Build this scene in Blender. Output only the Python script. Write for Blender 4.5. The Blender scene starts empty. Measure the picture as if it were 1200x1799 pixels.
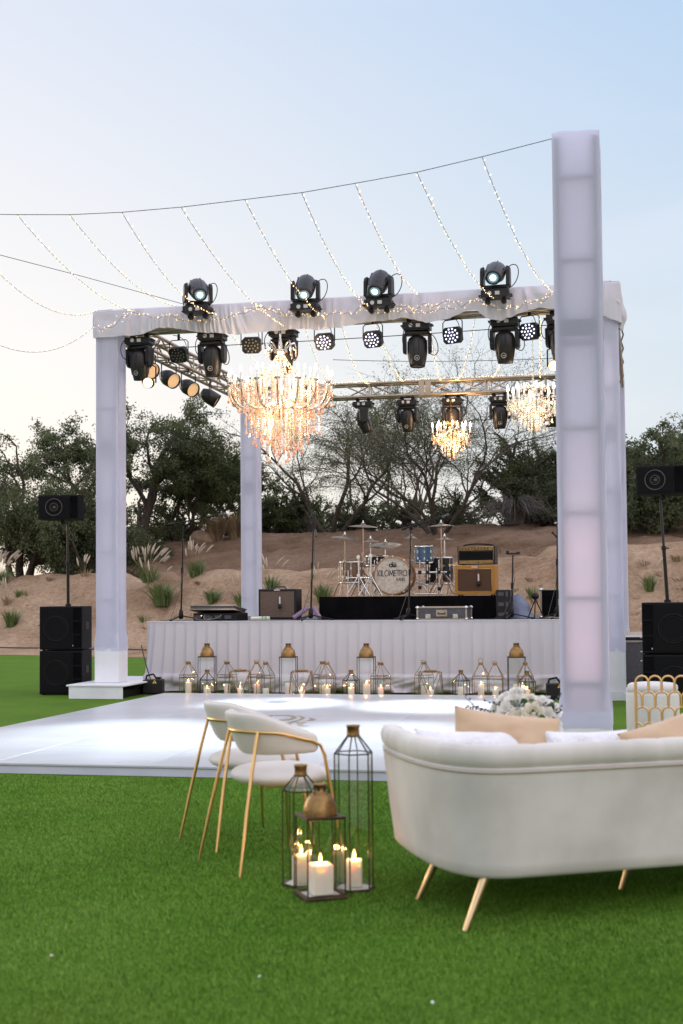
import bpy, bmesh, math, random
from math import pi, sin, cos, radians, sqrt, atan2
from mathutils import Matrix, Vector, Euler, noise
random.seed(7)
S = bpy.context.scene
COL = S.collection

# ------------------------------------------------------------------ camera
CAM = Vector((0, 0, 1.3))
FW = Vector((-0.21310443, 0.97597137, 0.04545746))
RT = Vector((0.9768613, 0.21370011, -0.00861726))
UP = RT.cross(FW)
FPX, CY = 2401.96, 938.2
cd = bpy.data.cameras.new('camera'); cam = bpy.data.objects.new('camera', cd); COL.objects.link(cam)
cam.matrix_world = Matrix(((RT.x, UP.x, -FW.x, CAM.x), (RT.y, UP.y, -FW.y, CAM.y), (RT.z, UP.z, -FW.z, CAM.z), (0, 0, 0, 1)))
cd.sensor_fit = 'AUTO'; cd.sensor_width = 36
cd.lens = FPX / 1799 * 36; cd.shift_y = (CY - 899.5) / 1799
cd.clip_start = .1; cd.clip_end = 4000
cd.dof.use_dof = True; cd.dof.focus_distance = 17.3; cd.dof.aperture_fstop = 3.4
S.camera = cam
S.view_settings.view_transform = 'Standard'; S.view_settings.look = 'None'
S.view_settings.gamma = 1; S.view_settings.use_curve_mapping = False
S.view_settings.exposure = 0.42
S.cycles.use_denoising = True
S.cycles.max_bounces = 8; S.cycles.transparent_max_bounces = 24
S.cycles.sample_clamp_indirect = 6

# ------------------------------------------------------------------ sky: dusk, sun just down on the left
SUN_AZ = radians(-62)            # measured from +Y towards +X
SUN_EL = radians(4)
w = bpy.data.worlds.new('World'); S.world = w; w.use_nodes = True
nt = w.node_tree; N = nt.nodes; L = nt.links
bg = N['Background']
sky = N.new('ShaderNodeTexSky'); sky.sky_type = 'NISHITA'; sky.sun_disc = False
sky.sun_elevation = SUN_EL; sky.sun_rotation = SUN_AZ; sky.dust_density = 1.5; sky.ozone_density = 2
skm = N.new('ShaderNodeVectorMath'); skm.operation = 'SCALE'; skm.inputs['Scale'].default_value = .25
L.new(sky.outputs[0], skm.inputs[0])
tc = N.new('ShaderNodeTexCoord')
sep = N.new('ShaderNodeSeparateXYZ'); L.new(tc.outputs['Generated'], sep.inputs[0])
def ramp(stops):
    r = N.new('ShaderNodeValToRGB'); e = r.color_ramp.elements
    while len(e) < len(stops): e.new(.5)
    for q, (p, c) in zip(e, stops): q.position = p; q.color = (*c, 1)
    return r
rw = ramp([(0, (.86, .76, .64)), (.08, (.86, .775, .675)), (.2, (.80, .755, .725)), (.4, (.665, .67, .73)), (.62, (.80, .84, 1.02)), (1, (1.0, 1.04, 1.28))])
re = ramp([(0, (.86, .77, .76)), (.15, (1.12, 1.02, 1.03)), (.4, (1.40, 1.31, 1.38)), (.7, (1.30, 1.28, 1.46)), (1, (1.12, 1.15, 1.38))])
ri = ramp([(0, (.62, .62, .61)), (.08, (.57, .62, .665)), (.2, (.515, .60, .69)), (.4, (.39, .525, .70)), (.62, (.78, .84, 1.06)), (1, (1.0, 1.04, 1.28))])
for r in (rw, re, ri): L.new(sep.outputs[2], r.inputs[0])
dt = N.new('ShaderNodeVectorMath'); dt.operation = 'DOT_PRODUCT'
L.new(tc.outputs['Generated'], dt.inputs[0]); dt.inputs[1].default_value = (sin(SUN_AZ), cos(SUN_AZ), 0)
def mrange(a, b):
    m = N.new('ShaderNodeMapRange'); m.inputs[1].default_value = a; m.inputs[2].default_value = b
    m.interpolation_type = 'SMOOTHSTEP'; L.new(dt.outputs['Value'], m.inputs[0]); return m
def mixc(f, a, b):
    m = N.new('ShaderNodeMix'); m.data_type = 'RGBA'
    if isinstance(f, float): m.inputs[0].default_value = f
    else: L.new(f, m.inputs[0])
    L.new(a, m.inputs[6]); L.new(b, m.inputs[7]); return m.outputs[2]
c1 = mixc(mrange(-.55, .30).outputs[0], re.outputs[0], ri.outputs[0])
c2 = mixc(mrange(.30, .95).outputs[0], c1, rw.outputs[0])
c3 = mixc(.09, c2, skm.outputs[0])
# a faint pink wisp of cloud high up
cn = N.new('ShaderNodeTexNoise'); cn.inputs['Scale'].default_value = 2.2; cn.inputs['Detail'].default_value = 5
mp = N.new('ShaderNodeMapping'); mp.inputs['Scale'].default_value = (1, 1, 4.5); mp.inputs['Location'].default_value = (.3, .1, .2)
L.new(tc.outputs['Generated'], mp.inputs[0]); L.new(mp.outputs[0], cn.inputs['Vector'])
cm = N.new('ShaderNodeMapRange'); cm.inputs[1].default_value = .52; cm.inputs[2].default_value = .85; cm.inputs[4].default_value = .3
L.new(cn.outputs[0], cm.inputs[0])
pk = N.new('ShaderNodeRGB'); pk.outputs[0].default_value = (.86, .80, .84, 1)
c4 = mixc(cm.outputs[0], c3, pk.outputs[0])
L.new(c4, bg.inputs[0]); bg.inputs[1].default_value = 1.0

sd = bpy.data.lights.new('sun', 'SUN'); so = bpy.data.objects.new('sun', sd); COL.objects.link(so)
sd.energy = .5; sd.angle = radians(25); sd.color = (1, .86, .74)
so.rotation_euler = Vector((sin(SUN_AZ) * -1, -cos(SUN_AZ), -.25)).to_track_quat('-Z', 'Y').to_euler()

# ------------------------------------------------------------------ pixel -> point in the place (photo pixels 1200 x 1799)
def ray(px, py): return FW + RT * ((px - 600) / FPX) - UP * ((py - CY) / FPX)
def gz(px, py, z=0.0):
    d = ray(px, py); return CAM + d * ((z - CAM.z) / d.z)
def gy(px, py, y):
    d = ray(px, py); return CAM + d * (y / d.y)

# ------------------------------------------------------------------ materials
def mat(name, c, rough=.6, metal=0., c2=None, scale=8., bump=0., bscale=60., spec=.5, sheen=0., coat=0., detail=4., stretch=(1, 1, 1), lo=.35, hi=.7):
    m = bpy.data.materials.new(name); m.use_nodes = True; t = m.node_tree; b = t.nodes['Principled BSDF']
    b.inputs['Base Color'].default_value = (*c, 1); b.inputs['Roughness'].default_value = rough
    b.inputs['Metallic'].default_value = metal; b.inputs['Specular IOR Level'].default_value = spec
    if sheen: b.inputs['Sheen Weight'].default_value = sheen; b.inputs['Sheen Roughness'].default_value = .4
    if coat: b.inputs['Coat Weight'].default_value = coat
    tcn = t.nodes.new('ShaderNodeTexCoord'); mpn = t.nodes.new('ShaderNodeMapping'); mpn.inputs['Scale'].default_value = stretch
    t.links.new(tcn.outputs['Object'], mpn.inputs[0])
    if c2:
        n = t.nodes.new('ShaderNodeTexNoise'); n.inputs['Scale'].default_value = scale; n.inputs['Detail'].default_value = detail
        t.links.new(mpn.outputs[0], n.inputs['Vector'])
        r = t.nodes.new('ShaderNodeValToRGB'); r.color_ramp.elements[0].position = lo; r.color_ramp.elements[1].position = hi
        r.color_ramp.elements[0].color = (*c, 1); r.color_ramp.elements[1].color = (*c2, 1)
        t.links.new(n.outputs[0], r.inputs[0]); t.links.new(r.outputs[0], b.inputs['Base Color'])
    if bump:
        n2 = t.nodes.new('ShaderNodeTexNoise'); n2.inputs['Scale'].default_value = bscale; n2.inputs['Detail'].default_value = 5
        t.links.new(mpn.outputs[0], n2.inputs['Vector'])
        bp = t.nodes.new('ShaderNodeBump'); bp.inputs['Strength'].default_value = bump; bp.inputs['Distance'].default_value = .02
        t.links.new(n2.outputs[0], bp.inputs['Height']); t.links.new(bp.outputs[0], b.inputs['Normal'])
    return m
def emit(name, c, s, sample=True):
    m = bpy.data.materials.new(name); m.use_nodes = True; b = m.node_tree.nodes['Principled BSDF']
    b.inputs['Base Color'].default_value = (*c, 1); b.inputs['Emission Color'].default_value = (*c, 1); b.inputs['Emission Strength'].default_value = s
    if not sample: m.cycles.emission_sampling = 'NONE'
    return m
def cloth(name, c, trans=.35, bump=.15, bscale=900, weave=True):
    m = bpy.data.materials.new(name); m.use_nodes = True; t = m.node_tree; n = t.nodes; n.remove(n['Principled BSDF'])
    d = n.new('ShaderNodeBsdfDiffuse'); r = n.new('ShaderNodeBsdfTranslucent'); x = n.new('ShaderNodeMixShader'); x.inputs[0].default_value = trans
    tcn = n.new('ShaderNodeTexCoord'); ns = n.new('ShaderNodeTexNoise'); ns.inputs['Scale'].default_value = 3; ns.inputs['Detail'].default_value = 6
    t.links.new(tcn.outputs['Object'], ns.inputs['Vector'])
    rp = n.new('ShaderNodeValToRGB'); rp.color_ramp.elements[0].color = (c[0] * .93, c[1] * .93, c[2] * .93, 1); rp.color_ramp.elements[1].color = (*c, 1)
    t.links.new(ns.outputs[0], rp.inputs[0])
    for q in (d, r): t.links.new(rp.outputs[0], q.inputs['Color'])
    n2 = n.new('ShaderNodeTexNoise'); n2.inputs['Scale'].default_value = bscale
    n3 = n.new('ShaderNodeTexNoise'); n3.inputs['Scale'].default_value = 7; n3.inputs['Detail'].default_value = 3
    ad = n.new('ShaderNodeMath'); ad.operation = 'MULTIPLY_ADD'; ad.inputs[1].default_value = .25
    t.links.new(tcn.outputs['Object'], n2.inputs['Vector']); t.links.new(tcn.outputs['Object'], n3.inputs['Vector'])
    t.links.new(n2.outputs[0], ad.inputs[0]); t.links.new(n3.outputs[0], ad.inputs[2])
    bp = n.new('ShaderNodeBump'); bp.inputs['Strength'].default_value = bump; bp.inputs['Distance'].default_value = .02
    t.links.new(ad.outputs[0], bp.inputs['Height'])
    for q in (d, r): t.links.new(bp.outputs[0], q.inputs['Normal'])
    t.links.new(d.outputs[0], x.inputs[1]); t.links.new(r.outputs[0], x.inputs[2])
    t.links.new(x.outputs[0], n['Material Output'].inputs[0])
    return m
def leaf_mat(name, c):
    m = bpy.data.materials.new(name); m.use_nodes = True; t = m.node_tree; n = t.nodes; n.remove(n['Principled BSDF'])
    d = n.new('ShaderNodeBsdfDiffuse'); r = n.new('ShaderNodeBsdfTranslucent'); x = n.new('ShaderNodeMixShader'); x.inputs[0].default_value = .5
    tcn = n.new('ShaderNodeTexCoord'); ns = n.new('ShaderNodeTexNoise'); ns.inputs['Scale'].default_value = 1.1; ns.inputs['Detail'].default_value = 4
    t.links.new(tcn.outputs['Object'], ns.inputs['Vector'])
    rp = n.new('ShaderNodeValToRGB'); rp.color_ramp.elements[0].position = .35; rp.color_ramp.elements[1].position = .7
    rp.color_ramp.elements[0].color = (*c, 1); rp.color_ramp.elements[1].color = (c[0] * 1.6, c[1] * 1.5, c[2] * 1.35, 1)
    t.links.new(ns.outputs[0], rp.inputs[0])
    for q in (d, r): t.links.new(rp.outputs[0], q.inputs['Color'])
    t.links.new(d.outputs[0], x.inputs[1]); t.links.new(r.outputs[0], x.inputs[2]); t.links.new(x.outputs[0], n['Material Output'].inputs[0]); return m
def thin_glass(name, c=(1, 1, 1), base=.05, rough=.02):
    m = bpy.data.materials.new(name); m.use_nodes = True; t = m.node_tree; n = t.nodes; n.remove(n['Principled BSDF'])
    a = n.new('ShaderNodeBsdfTransparent'); a.inputs[0].default_value = (*c, 1)
    g = n.new('ShaderNodeBsdfGlossy'); g.inputs['Roughness'].default_value = rough
    f = n.new('ShaderNodeLayerWeight'); f.inputs[0].default_value = .5
    pw = n.new('ShaderNodeMath'); pw.operation = 'POWER'; pw.inputs[1].default_value = 4.5; t.links.new(f.outputs['Facing'], pw.inputs[0])
    ad = n.new('ShaderNodeMath'); ad.operation = 'MULTIPLY_ADD'; ad.inputs[1].default_value = .75; ad.inputs[2].default_value = base + .065; ad.use_clamp = True
    t.links.new(pw.outputs[0], ad.inputs[0])
    x = n.new('ShaderNodeMixShader'); t.links.new(ad.outputs[0], x.inputs[0]); t.links.new(a.outputs[0], x.inputs[1]); t.links.new(g.outputs[0], x.inputs[2])
    t.links.new(x.outputs[0], n['Material Output'].inputs[0]); return m

M = {}
M['fabric'] = cloth('white_stretch_fabric', (.87, .865, .98), .68)
M['drape'] = cloth('white_drape_cloth', (.77, .73, .79), .22, .2)
M['skirt'] = cloth('white_skirt_cloth', (.66, .63, .665), .12, .25)
M['whitepaint'] = mat('white_painted_wood', (.76, .76, .78), .5, c2=(.68, .68, .71), scale=4, bump=.05)
M['alu'] = mat('aluminium', (.42, .35, .27), .42, .9, c2=(.33, .27, .20), scale=6, bump=.03)
M['innertruss'] = mat('dull_inner_truss', (.25, .25, .28), .6, .3, c2=(.19, .19, .215), scale=6)
M['posttruss'] = mat('pale_inner_truss', (.50, .50, .53), .6, .2, c2=(.43, .43, .46), scale=6)
M['black'] = mat('black_plastic', (.008, .008, .009), .42, c2=(.014, .013, .014), scale=12, bump=.06, bscale=200, spec=.3)
M['blackmetal'] = mat('black_metal', (.008, .008, .009), .45, .2, c2=(.016, .015, .014), scale=20, spec=.3)
M['blackgrain'] = mat('black_speaker_coat', (.007, .006, .008), .75, c2=(.012, .010, .012), scale=40, bump=.35, bscale=260, spec=.2)
M['grille'] = mat('black_grille', (.005, .005, .006), .85, c2=(.010, .009, .010), scale=300, bump=.5, bscale=500, spec=.15)
M['blackcloth'] = mat('black_cloth', (.0035, .0033, .004), 1, c2=(.007, .0065, .0075), scale=5, bump=.2, bscale=30, spec=.05)
M['brown_cover'] = mat('dark_lamp_shell', (.010, .009, .009), .36, c2=(.018, .015, .014), scale=10, spec=.4)
M['gold'] = mat('brushed_gold', (.78, .50, .22), .28, 1., c2=(.66, .40, .16), scale=9)
M['brass'] = mat('aged_brass', (.34, .20, .075), .36, .9, c2=(.20, .115, .045), scale=22, bump=.12, bscale=70)
M['bronze'] = mat('dark_bronze', (.045, .032, .022), .42, .8, c2=(.085, .055, .030), scale=25)
M['chrome'] = mat('chrome', (.72, .70, .68), .16, 1., c2=(.55, .53, .50), scale=8)
M['caseside'] = mat('flight_case_laminate', (.055, .050, .062), .5, c2=(.085, .078, .09), scale=30)
M['glass'] = thin_glass('lantern_glass', (.985, .995, .99), .02)
M['wax'] = mat('candle_wax', (.84, .78, .68), .5, c2=(.80, .72, .60), scale=9)
M['wax'].node_tree.nodes['Principled BSDF'].inputs['Subsurface Weight'].default_value = .9
M['wax'].node_tree.nodes['Principled BSDF'].inputs['Subsurface Radius'].default_value = (1, .6, .35)
M['wax'].node_tree.nodes['Principled BSDF'].inputs['Subsurface Scale'].default_value = .06
M['flame'] = emit('candle_flame', (1, .60, .20), 7, False)
M['bulb'] = emit('chandelier_bulb', (1, .80, .50), 9, False)
M['fairy'] = emit('fairy_bulb', (1, .64, .28), 2.7, False)
M['lens_cool'] = emit('lens_lit_cool', (.72, .95, 1), 2.6)
M['lens_amber'] = emit('lens_lit_amber', (1, .55, .20), 5)
M['lens_off'] = mat('lens_dark_glass', (.03, .03, .035), .08, 0, spec=.8)
M['led'] = emit('led_cool', (.74, .74, 1), 1.35, False)
M['led_off'] = mat('led_off', (.16, .14, .12), .2)
M['velvet'] = mat('cream_velvet', (.60, .56, .51), .85, c2=(.67, .63, .58), scale=5, sheen=.35, bump=.08, bscale=140, detail=6)
M['sofavelvet'] = mat('ivory_velvet', (.51, .482, .437), .9, c2=(.69, .658, .605), scale=2.6, sheen=.3, bump=.06, bscale=160, detail=7)
M['seam'] = mat('taupe_piping', (.46, .40, .34), .9)
M['tan'] = mat('tan_satin', (.50, .34, .20), .5, c2=(.60, .43, .27), scale=4, sheen=.3, bump=.12, bscale=25)
M['whitefluff'] = mat('white_fluffy_cotton', (.74, .73, .76), 1, c2=(.82, .82, .84), scale=14, sheen=.5, bump=.5, bscale=60)
M['linen'] = mat('cream_linen', (.62, .59, .55), .95, c2=(.70, .67, .63), scale=90, bump=.25, bscale=220)
M['wire'] = mat('wire_dark', (.06, .055, .05), .6)
M['wirepale'] = mat('wire_pale', (.20, .18, .16), .6)
M['wood'] = mat('tree_bark', (.045, .034, .026), .95, c2=(.085, .066, .05), scale=12, bump=.5, bscale=30)
M['twig'] = mat('dry_twig', (.11, .095, .085), .95, c2=(.17, .15, .135), scale=12)

# ------------------------------------------------------------------ mesh builder
class MB:
    def __init__(s): s.v = []; s.f = []; s.mi = []; s.sm = []; s.M = Matrix.Identity(4)
    def add(s, vs, fs, mi=0, smooth=False):
        o = len(s.v); X = s.M
        s.v += [tuple(X @ Vector(p)) for p in vs]
        for f in fs: s.f.append(tuple(i + o for i in f)); s.mi.append(mi); s.sm.append(smooth)
        return s
    def box(s, x0, x1, y0, y1, z0, z1, mi=0):
        return s.add([(x0, y0, z0), (x1, y0, z0), (x1, y1, z0), (x0, y1, z0), (x0, y0, z1), (x1, y0, z1), (x1, y1, z1), (x0, y1, z1)],
                     [(0, 3, 2, 1), (4, 5, 6, 7), (0, 1, 5, 4), (1, 2, 6, 5), (2, 3, 7, 6), (3, 0, 4, 7)], mi)
    def cbox(s, c, d, mi=0):
        return s.box(c[0] - d[0] / 2, c[0] + d[0] / 2, c[1] - d[1] / 2, c[1] + d[1] / 2, c[2] - d[2] / 2, c[2] + d[2] / 2, mi)
    def tube(s, pts, r=.01, n=6, mi=0, closed=False, smooth=True, cap=True):
        pts = [Vector(p) for p in pts]; k = len(pts)
        rs = r if isinstance(r, (list, tuple)) else [r] * k
        vs = []; prev = None
        for i, p in enumerate(pts):
            if closed: t = pts[(i + 1) % k] - pts[i - 1]
            else: t = pts[min(i + 1, k - 1)] - pts[max(i - 1, 0)]
            if t.length < 1e-9: t = Vector((0, 0, 1))
            t.normalize()
            if prev is None:
                a = Vector((0, 0, 1)) if abs(t.z) < .9 else Vector((1, 0, 0))
                u = t.cross(a).normalized()
            else:
                u = prev - t * prev.dot(t)
                u = u.normalized() if u.length > 1e-6 else t.orthogonal().normalized()
            prev = u; q = t.cross(u)
            for j in range(n):
                a = 2 * pi * j / n; vs.append(p + (u * cos(a) + q * sin(a)) * rs[i])
        fs = []
        for i in range(k if closed else k - 1):
            i2 = (i + 1) % k
            for j in range(n):
                j2 = (j + 1) % n; fs.append((i * n + j, i * n + j2, i2 * n + j2, i2 * n + j))
        s.add(vs, fs, mi, smooth)
        if cap and not closed and n > 2:
            s.add(vs[:n], [tuple(range(n))[::-1]], mi); s.add(vs[-n:], [tuple(range(n))], mi)
        return s
    def bar(s, a, b, r=.01, n=6, mi=0): return s.tube([a, b], r, n, mi)
    def lathe(s, prof, n=24, mi=0, smooth=True, c=(0, 0, 0), cap=True):
        vs = []; fs = []
        for (r, z) in prof:
            for j in range(n):
                a = 2 * pi * j / n; vs.append((c[0] + r * cos(a), c[1] + r * sin(a), c[2] + z))
        for i in range(len(prof) - 1):
            for j in range(n):
                j2 = (j + 1) % n; fs.append((i * n + j, i * n + j2, (i + 1) * n + j2, (i + 1) * n + j))
        s.add(vs, fs, mi, smooth)
        for e, rev in ((0, True), (len(prof) - 1, False)):
            if cap and prof[e][0] > 2e-3:
                q = vs[e * n:(e + 1) * n]; s.add(q, [tuple(range(n))[::-1] if rev else tuple(range(n))], mi)
        return s
    def grid(s, fn, nu, nv, mi=0, smooth=True, cu=False, cv=False):
        vs = [fn(i / (nu if cu else nu - 1), j / (nv if cv else nv - 1)) for i in range(nu) for j in range(nv)]
        fs = []
        for i in range(nu if cu else nu - 1):
            for j in range(nv if cv else nv - 1):
                i2 = (i + 1) % nu; j2 = (j + 1) % nv
                fs.append((i * nv + j, i2 * nv + j, i2 * nv + j2, i * nv + j2))
        return s.add(vs, fs, mi, smooth)
    def ball(s, c, r, n=10, mi=0, sz=1.):
        k = max(4, n // 2 + 1)
        return s.lathe([(max(1e-5, r * sin(pi * i / k)), -r * sz * cos(pi * i / k)) for i in range(k + 1)], n, mi, True, c)
    def build(s, name, mats, parent=None, bevel=0, seg=2, loc=None):
        me = bpy.data.meshes.new(name); me.from_pydata(s.v, [], s.f)
        if not isinstance(mats, (list, tuple)): mats = [mats]
        for m in mats: me.materials.append(M[m] if isinstance(m, str) else m)
        me.polygons.foreach_set('material_index', s.mi); me.polygons.foreach_set('use_smooth', s.sm)
        me.update()
        o = bpy.data.objects.new(name, me); COL.objects.link(o)
        if parent: o.parent = parent
        if loc: o.location = loc
        if bevel:
            b = o.modifiers.new('bevel', 'BEVEL'); b.width = bevel; b.segments = seg; b.limit_method = 'ANGLE'; b.angle_limit = radians(50)
        return o
def tag(o, label=None, cat=None, group=None, kind=None):
    if label: o['label'] = label
    if cat: o['category'] = cat
    if group: o['group'] = group
    if kind: o['kind'] = kind
    return o
def thing(name, label, cat, loc=(0, 0, 0), rz=0., group=None):
    o = bpy.data.objects.new(name, None); o.empty_display_size = .1; COL.objects.link(o)
    o.location = loc; o.rotation_euler = (0, 0, rz); return tag(o, label, cat, group)
def copy_tree(o, parent=None):
    c = o.copy(); COL.objects.link(c); c.parent = parent
    for ch in list(o.children): copy_tree(ch, c)
    return c
def lamp(kind, name, loc, energy, color, parent=None, size=.03, target=None, angle=None, blend=.5):
    d = bpy.data.lights.new(name, kind); o = bpy.data.objects.new(name, d); COL.objects.link(o)
    d.energy = energy; d.color = color; d.shadow_soft_size = size
    o.location = loc
    if kind == 'SPOT': d.spot_size = angle or radians(13); d.spot_blend = blend
    if target is not None: o.rotation_euler = (Vector(target) - Vector(loc)).to_track_quat('-Z', 'Y').to_euler()
    if parent: o.parent = parent
    return o
def bez(p0, p1, p2, p3, n=12):
    r = []
    for i in range(n + 1):
        t = i / n; r.append(tuple((1 - t) ** 3 * a + 3 * (1 - t) ** 2 * t * b + 3 * (1 - t) * t * t * c + t ** 3 * d for a, b, c, d in zip(p0, p1, p2, p3)))
    return r
def sag(a, b, s, n=24):
    a, b = Vector(a), Vector(b); r = []
    for i in range(n + 1):
        t = i / n; p = a.lerp(b, t); p.z -= s * 4 * t * (1 - t); r.append(p)
    return r
def ring(r, n=20, c=(0, 0, 0), ax='z'):
    o = []
    for i in range(n):
        a = 2 * pi * i / n; x, y = r * cos(a), r * sin(a)
        p = {'z': (x, y, 0), 'y': (x, 0, y), 'x': (0, x, y)}[ax]; o.append((p[0] + c[0], p[1] + c[1], p[2] + c[2]))
    return o
STROKES = {'K': [[(0, 0), (0, 1)], [(.5, 1), (0, .45), (.55, 0)]], 'I': [[(.05, 0), (.05, 1)]], 'L': [[(0, 1), (0, 0), (.42, 0)]],
    'O': [[(.42 + .42 * cos(a * pi / 8), .5 + .5 * sin(a * pi / 8)) for a in range(17)]], 'M': [[(0, 0), (.1, 1), (.4, .2), (.7, 1), (.8, 0)]],
    'E': [[(.42, 1), (0, 1), (0, 0), (.42, 0)], [(0, .5), (.36, .5)]], 'T': [[(0, 1), (.5, 1)], [(.25, 1), (.25, 0)]],
    'R': [[(0, 0), (0, 1), (.3, 1), (.46, .86), (.46, .66), (.3, .52), (0, .52)], [(.24, .52), (.5, 0)]],
    'B': [[(0, 0), (0, 1), (.3, 1), (.44, .88), (.44, .64), (.3, .52), (0, .52)], [(.3, .52), (.5, .4), (.5, .12), (.34, 0), (0, 0)]],
    'A': [[(0, 0), (.3, 1), (.6, 0)], [(.12, .35), (.48, .35)]], 'N': [[(0, 0), (0, 1), (.55, 0), (.55, 1)]],
    'D': [[(0, 0), (0, 1), (.25, 1), (.5, .75), (.5, .25), (.25, 0), (0, 0)]]}
ADV = {'K': .68, 'I': .25, 'L': .55, 'O': 1.0, 'M': .97, 'E': .58, 'T': .64, 'R': .66, 'B': .68, 'A': .74, 'N': .72, 'D': .68}
def lettering(mb, txt, x, z, h, y, r, wide=1.0, mi=0):
    """strokes in the XZ plane at depth y, read from -Y"""
    for ch in txt:
        for st in STROKES[ch]:
            for a, b in zip(st, st[1:]):
                A = Vector((x + a[0] * h * wide, z + a[1] * h)); B = Vector((x + b[0] * h * wide, z + b[1] * h))
                d = (B - A); 
                if d.length < 1e-6: continue
                d.normalize(); A = A - d * r * .9; B = B + d * r * .9; n = Vector((-d.y, d.x)) * r
                mb.add([(A.x - n.x, y, A.y - n.y), (B.x - n.x, y, B.y - n.y), (B.x + n.x, y, B.y + n.y), (A.x + n.x, y, A.y + n.y)], [(0, 1, 2, 3)], mi)
        x += ADV[ch] * h * wide
    return x
# ------------------------------------------------------------------ ground, hill
def turf_edge(x): return 28.1 - .32 * (x + 10.84) + .25 * sin(x * .35)
def sstep(a, b, x):
    t = min(1, max(0, (x - a) / (b - a))); return t * t * (3 - 2 * t)
def height(x, y):
    t = y - turf_edge(x)
    crest = 1.98 + .42 * sstep(-5, -1, x)
    h = .10 * sstep(0, 2.2, t)
    g = noise.noise(Vector((x * .55, t * .12, 3.1)))
    h += (crest - .10) * sstep(1.7 + g * .4, 6.0 + g * .3, t) 
    rid = 3.45 - 1.5 * sstep(-15.5, -21, x) 
    h -= .50 * sstep(5.9, 6.9, t) * (1 - sstep(7.4, 9.5, t))
    h += (rid - crest) * sstep(7.4 + 1.5 * noise.noise(Vector((x * .3, 1, 5))), 17, t)
    h -= rid * sstep(24, 55, t)
    if t > 1.6:
        k = sstep(1.6, 3, t) * (1 - sstep(20, 30, t))
        h += k * (.10 * noise.noise(Vector((x * .9, t * .5, 0))) + .07 * noise.noise(Vector((x * 2.6, t * 1.2, 4))) + .03 * noise.noise(Vector((x * 6, t * 4, 8))))
        gul = noise.noise(Vector((x * 1.7 + .3 * t, t * .25, 11)))
        if gul > .25: h -= k * (gul - .25) * .55 * (1 - sstep(5.5, 7, t))
        g2 = abs(noise.noise(Vector((x * .45 + t * .22, t * .1, 17))))
        if t > 8 and g2 < .06: h -= (.06 - g2) * 3.2 * k
    return h
def at_ground(px, py):
    d = ray(px, py); s = 22.0
    while s < 90:
        p = CAM + d * s
        if height(p.x, p.y) >= p.z: break
        s += .04
    return p
sand = bpy.data.materials.new('sandy_soil'); sand.use_nodes = True
t = sand.node_tree; b = t.nodes['Principled BSDF']; b.inputs['Roughness'].default_value = .97; b.inputs['Specular IOR Level'].default_value = .1
tcn = t.nodes.new('ShaderNodeTexCoord')
n1 = t.nodes.new('ShaderNodeTexNoise'); n1.inputs['Scale'].default_value = .55; n1.inputs['Detail'].default_value = 8; n1.inputs['Roughness'].default_value = .65
r1 = t.nodes.new('ShaderNodeValToRGB'); e = r1.color_ramp.elements; e[0].position = .3; e[1].position = .72
e[0].color = (.25, .155, .095, 1); e[1].color = (.56, .41, .29, 1); q = e.new(.5); q.color = (.42, .292, .192, 1)
n2 = t.nodes.new('ShaderNodeTexNoise'); n2.inputs['Scale'].default_value = 9; n2.inputs['Detail'].default_value = 10; n2.inputs['Roughness'].default_value = .75
r2 = t.nodes.new('ShaderNodeValToRGB'); r2.color_ramp.elements[0].position = .3; r2.color_ramp.elements[0].color = (.55, .52, .50, 1); r2.color_ramp.elements[1].position = .65; r2.color_ramp.elements[1].color = (1.1, 1.08, 1.05, 1)
mx = t.nodes.new('ShaderNodeMix'); mx.data_type = 'RGBA'; mx.blend_type = 'MULTIPLY'; mx.inputs[0].default_value = 1
for a_, b_ in ((n1, r1), (n2, r2)):
    t.links.new(tcn.outputs['Object'], a_.inputs['Vector']); t.links.new(a_.outputs[0], b_.inputs[0])
t.links.new(r1.outputs[0], mx.inputs[6]); t.links.new(r2.outputs[0], mx.inputs[7]); # tree shade on the upper slope, painted into the soil colour
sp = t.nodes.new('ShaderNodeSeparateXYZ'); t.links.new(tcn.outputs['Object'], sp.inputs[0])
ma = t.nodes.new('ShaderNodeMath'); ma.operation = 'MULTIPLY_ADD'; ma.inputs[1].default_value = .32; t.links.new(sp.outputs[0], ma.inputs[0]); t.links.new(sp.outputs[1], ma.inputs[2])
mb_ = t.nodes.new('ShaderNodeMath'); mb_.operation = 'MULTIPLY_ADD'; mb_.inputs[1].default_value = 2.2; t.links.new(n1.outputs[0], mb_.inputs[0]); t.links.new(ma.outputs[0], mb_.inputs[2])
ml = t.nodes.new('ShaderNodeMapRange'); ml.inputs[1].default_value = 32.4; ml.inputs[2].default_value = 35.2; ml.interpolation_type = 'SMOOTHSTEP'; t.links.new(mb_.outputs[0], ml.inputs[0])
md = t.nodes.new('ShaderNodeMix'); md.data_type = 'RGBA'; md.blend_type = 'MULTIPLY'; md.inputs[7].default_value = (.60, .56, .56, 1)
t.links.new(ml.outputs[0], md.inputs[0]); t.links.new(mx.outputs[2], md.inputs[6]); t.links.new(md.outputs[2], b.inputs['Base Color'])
bp = t.nodes.new('ShaderNodeBump'); bp.inputs['Strength'].default_value = 1.0; bp.inputs['Distance'].default_value = .08
t.links.new(n2.outputs[0], bp.inputs['Height']); t.links.new(bp.outputs[0], b.inputs['Normal'])
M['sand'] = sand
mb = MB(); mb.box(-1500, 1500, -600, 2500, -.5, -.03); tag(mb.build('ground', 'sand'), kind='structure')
mb = MB()
xs = [-60, -50, -42, -36] + [-32 + .3 * i for i in range(150)] + [14, 18, 24, 32, 45]
ts = [0, .4, .8, 1.2, 1.6] + [1.8 + .22 * i for i in range(75)] + [18.6 + .8 * i for i in range(18)] + [35, 40, 48, 56]
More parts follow.
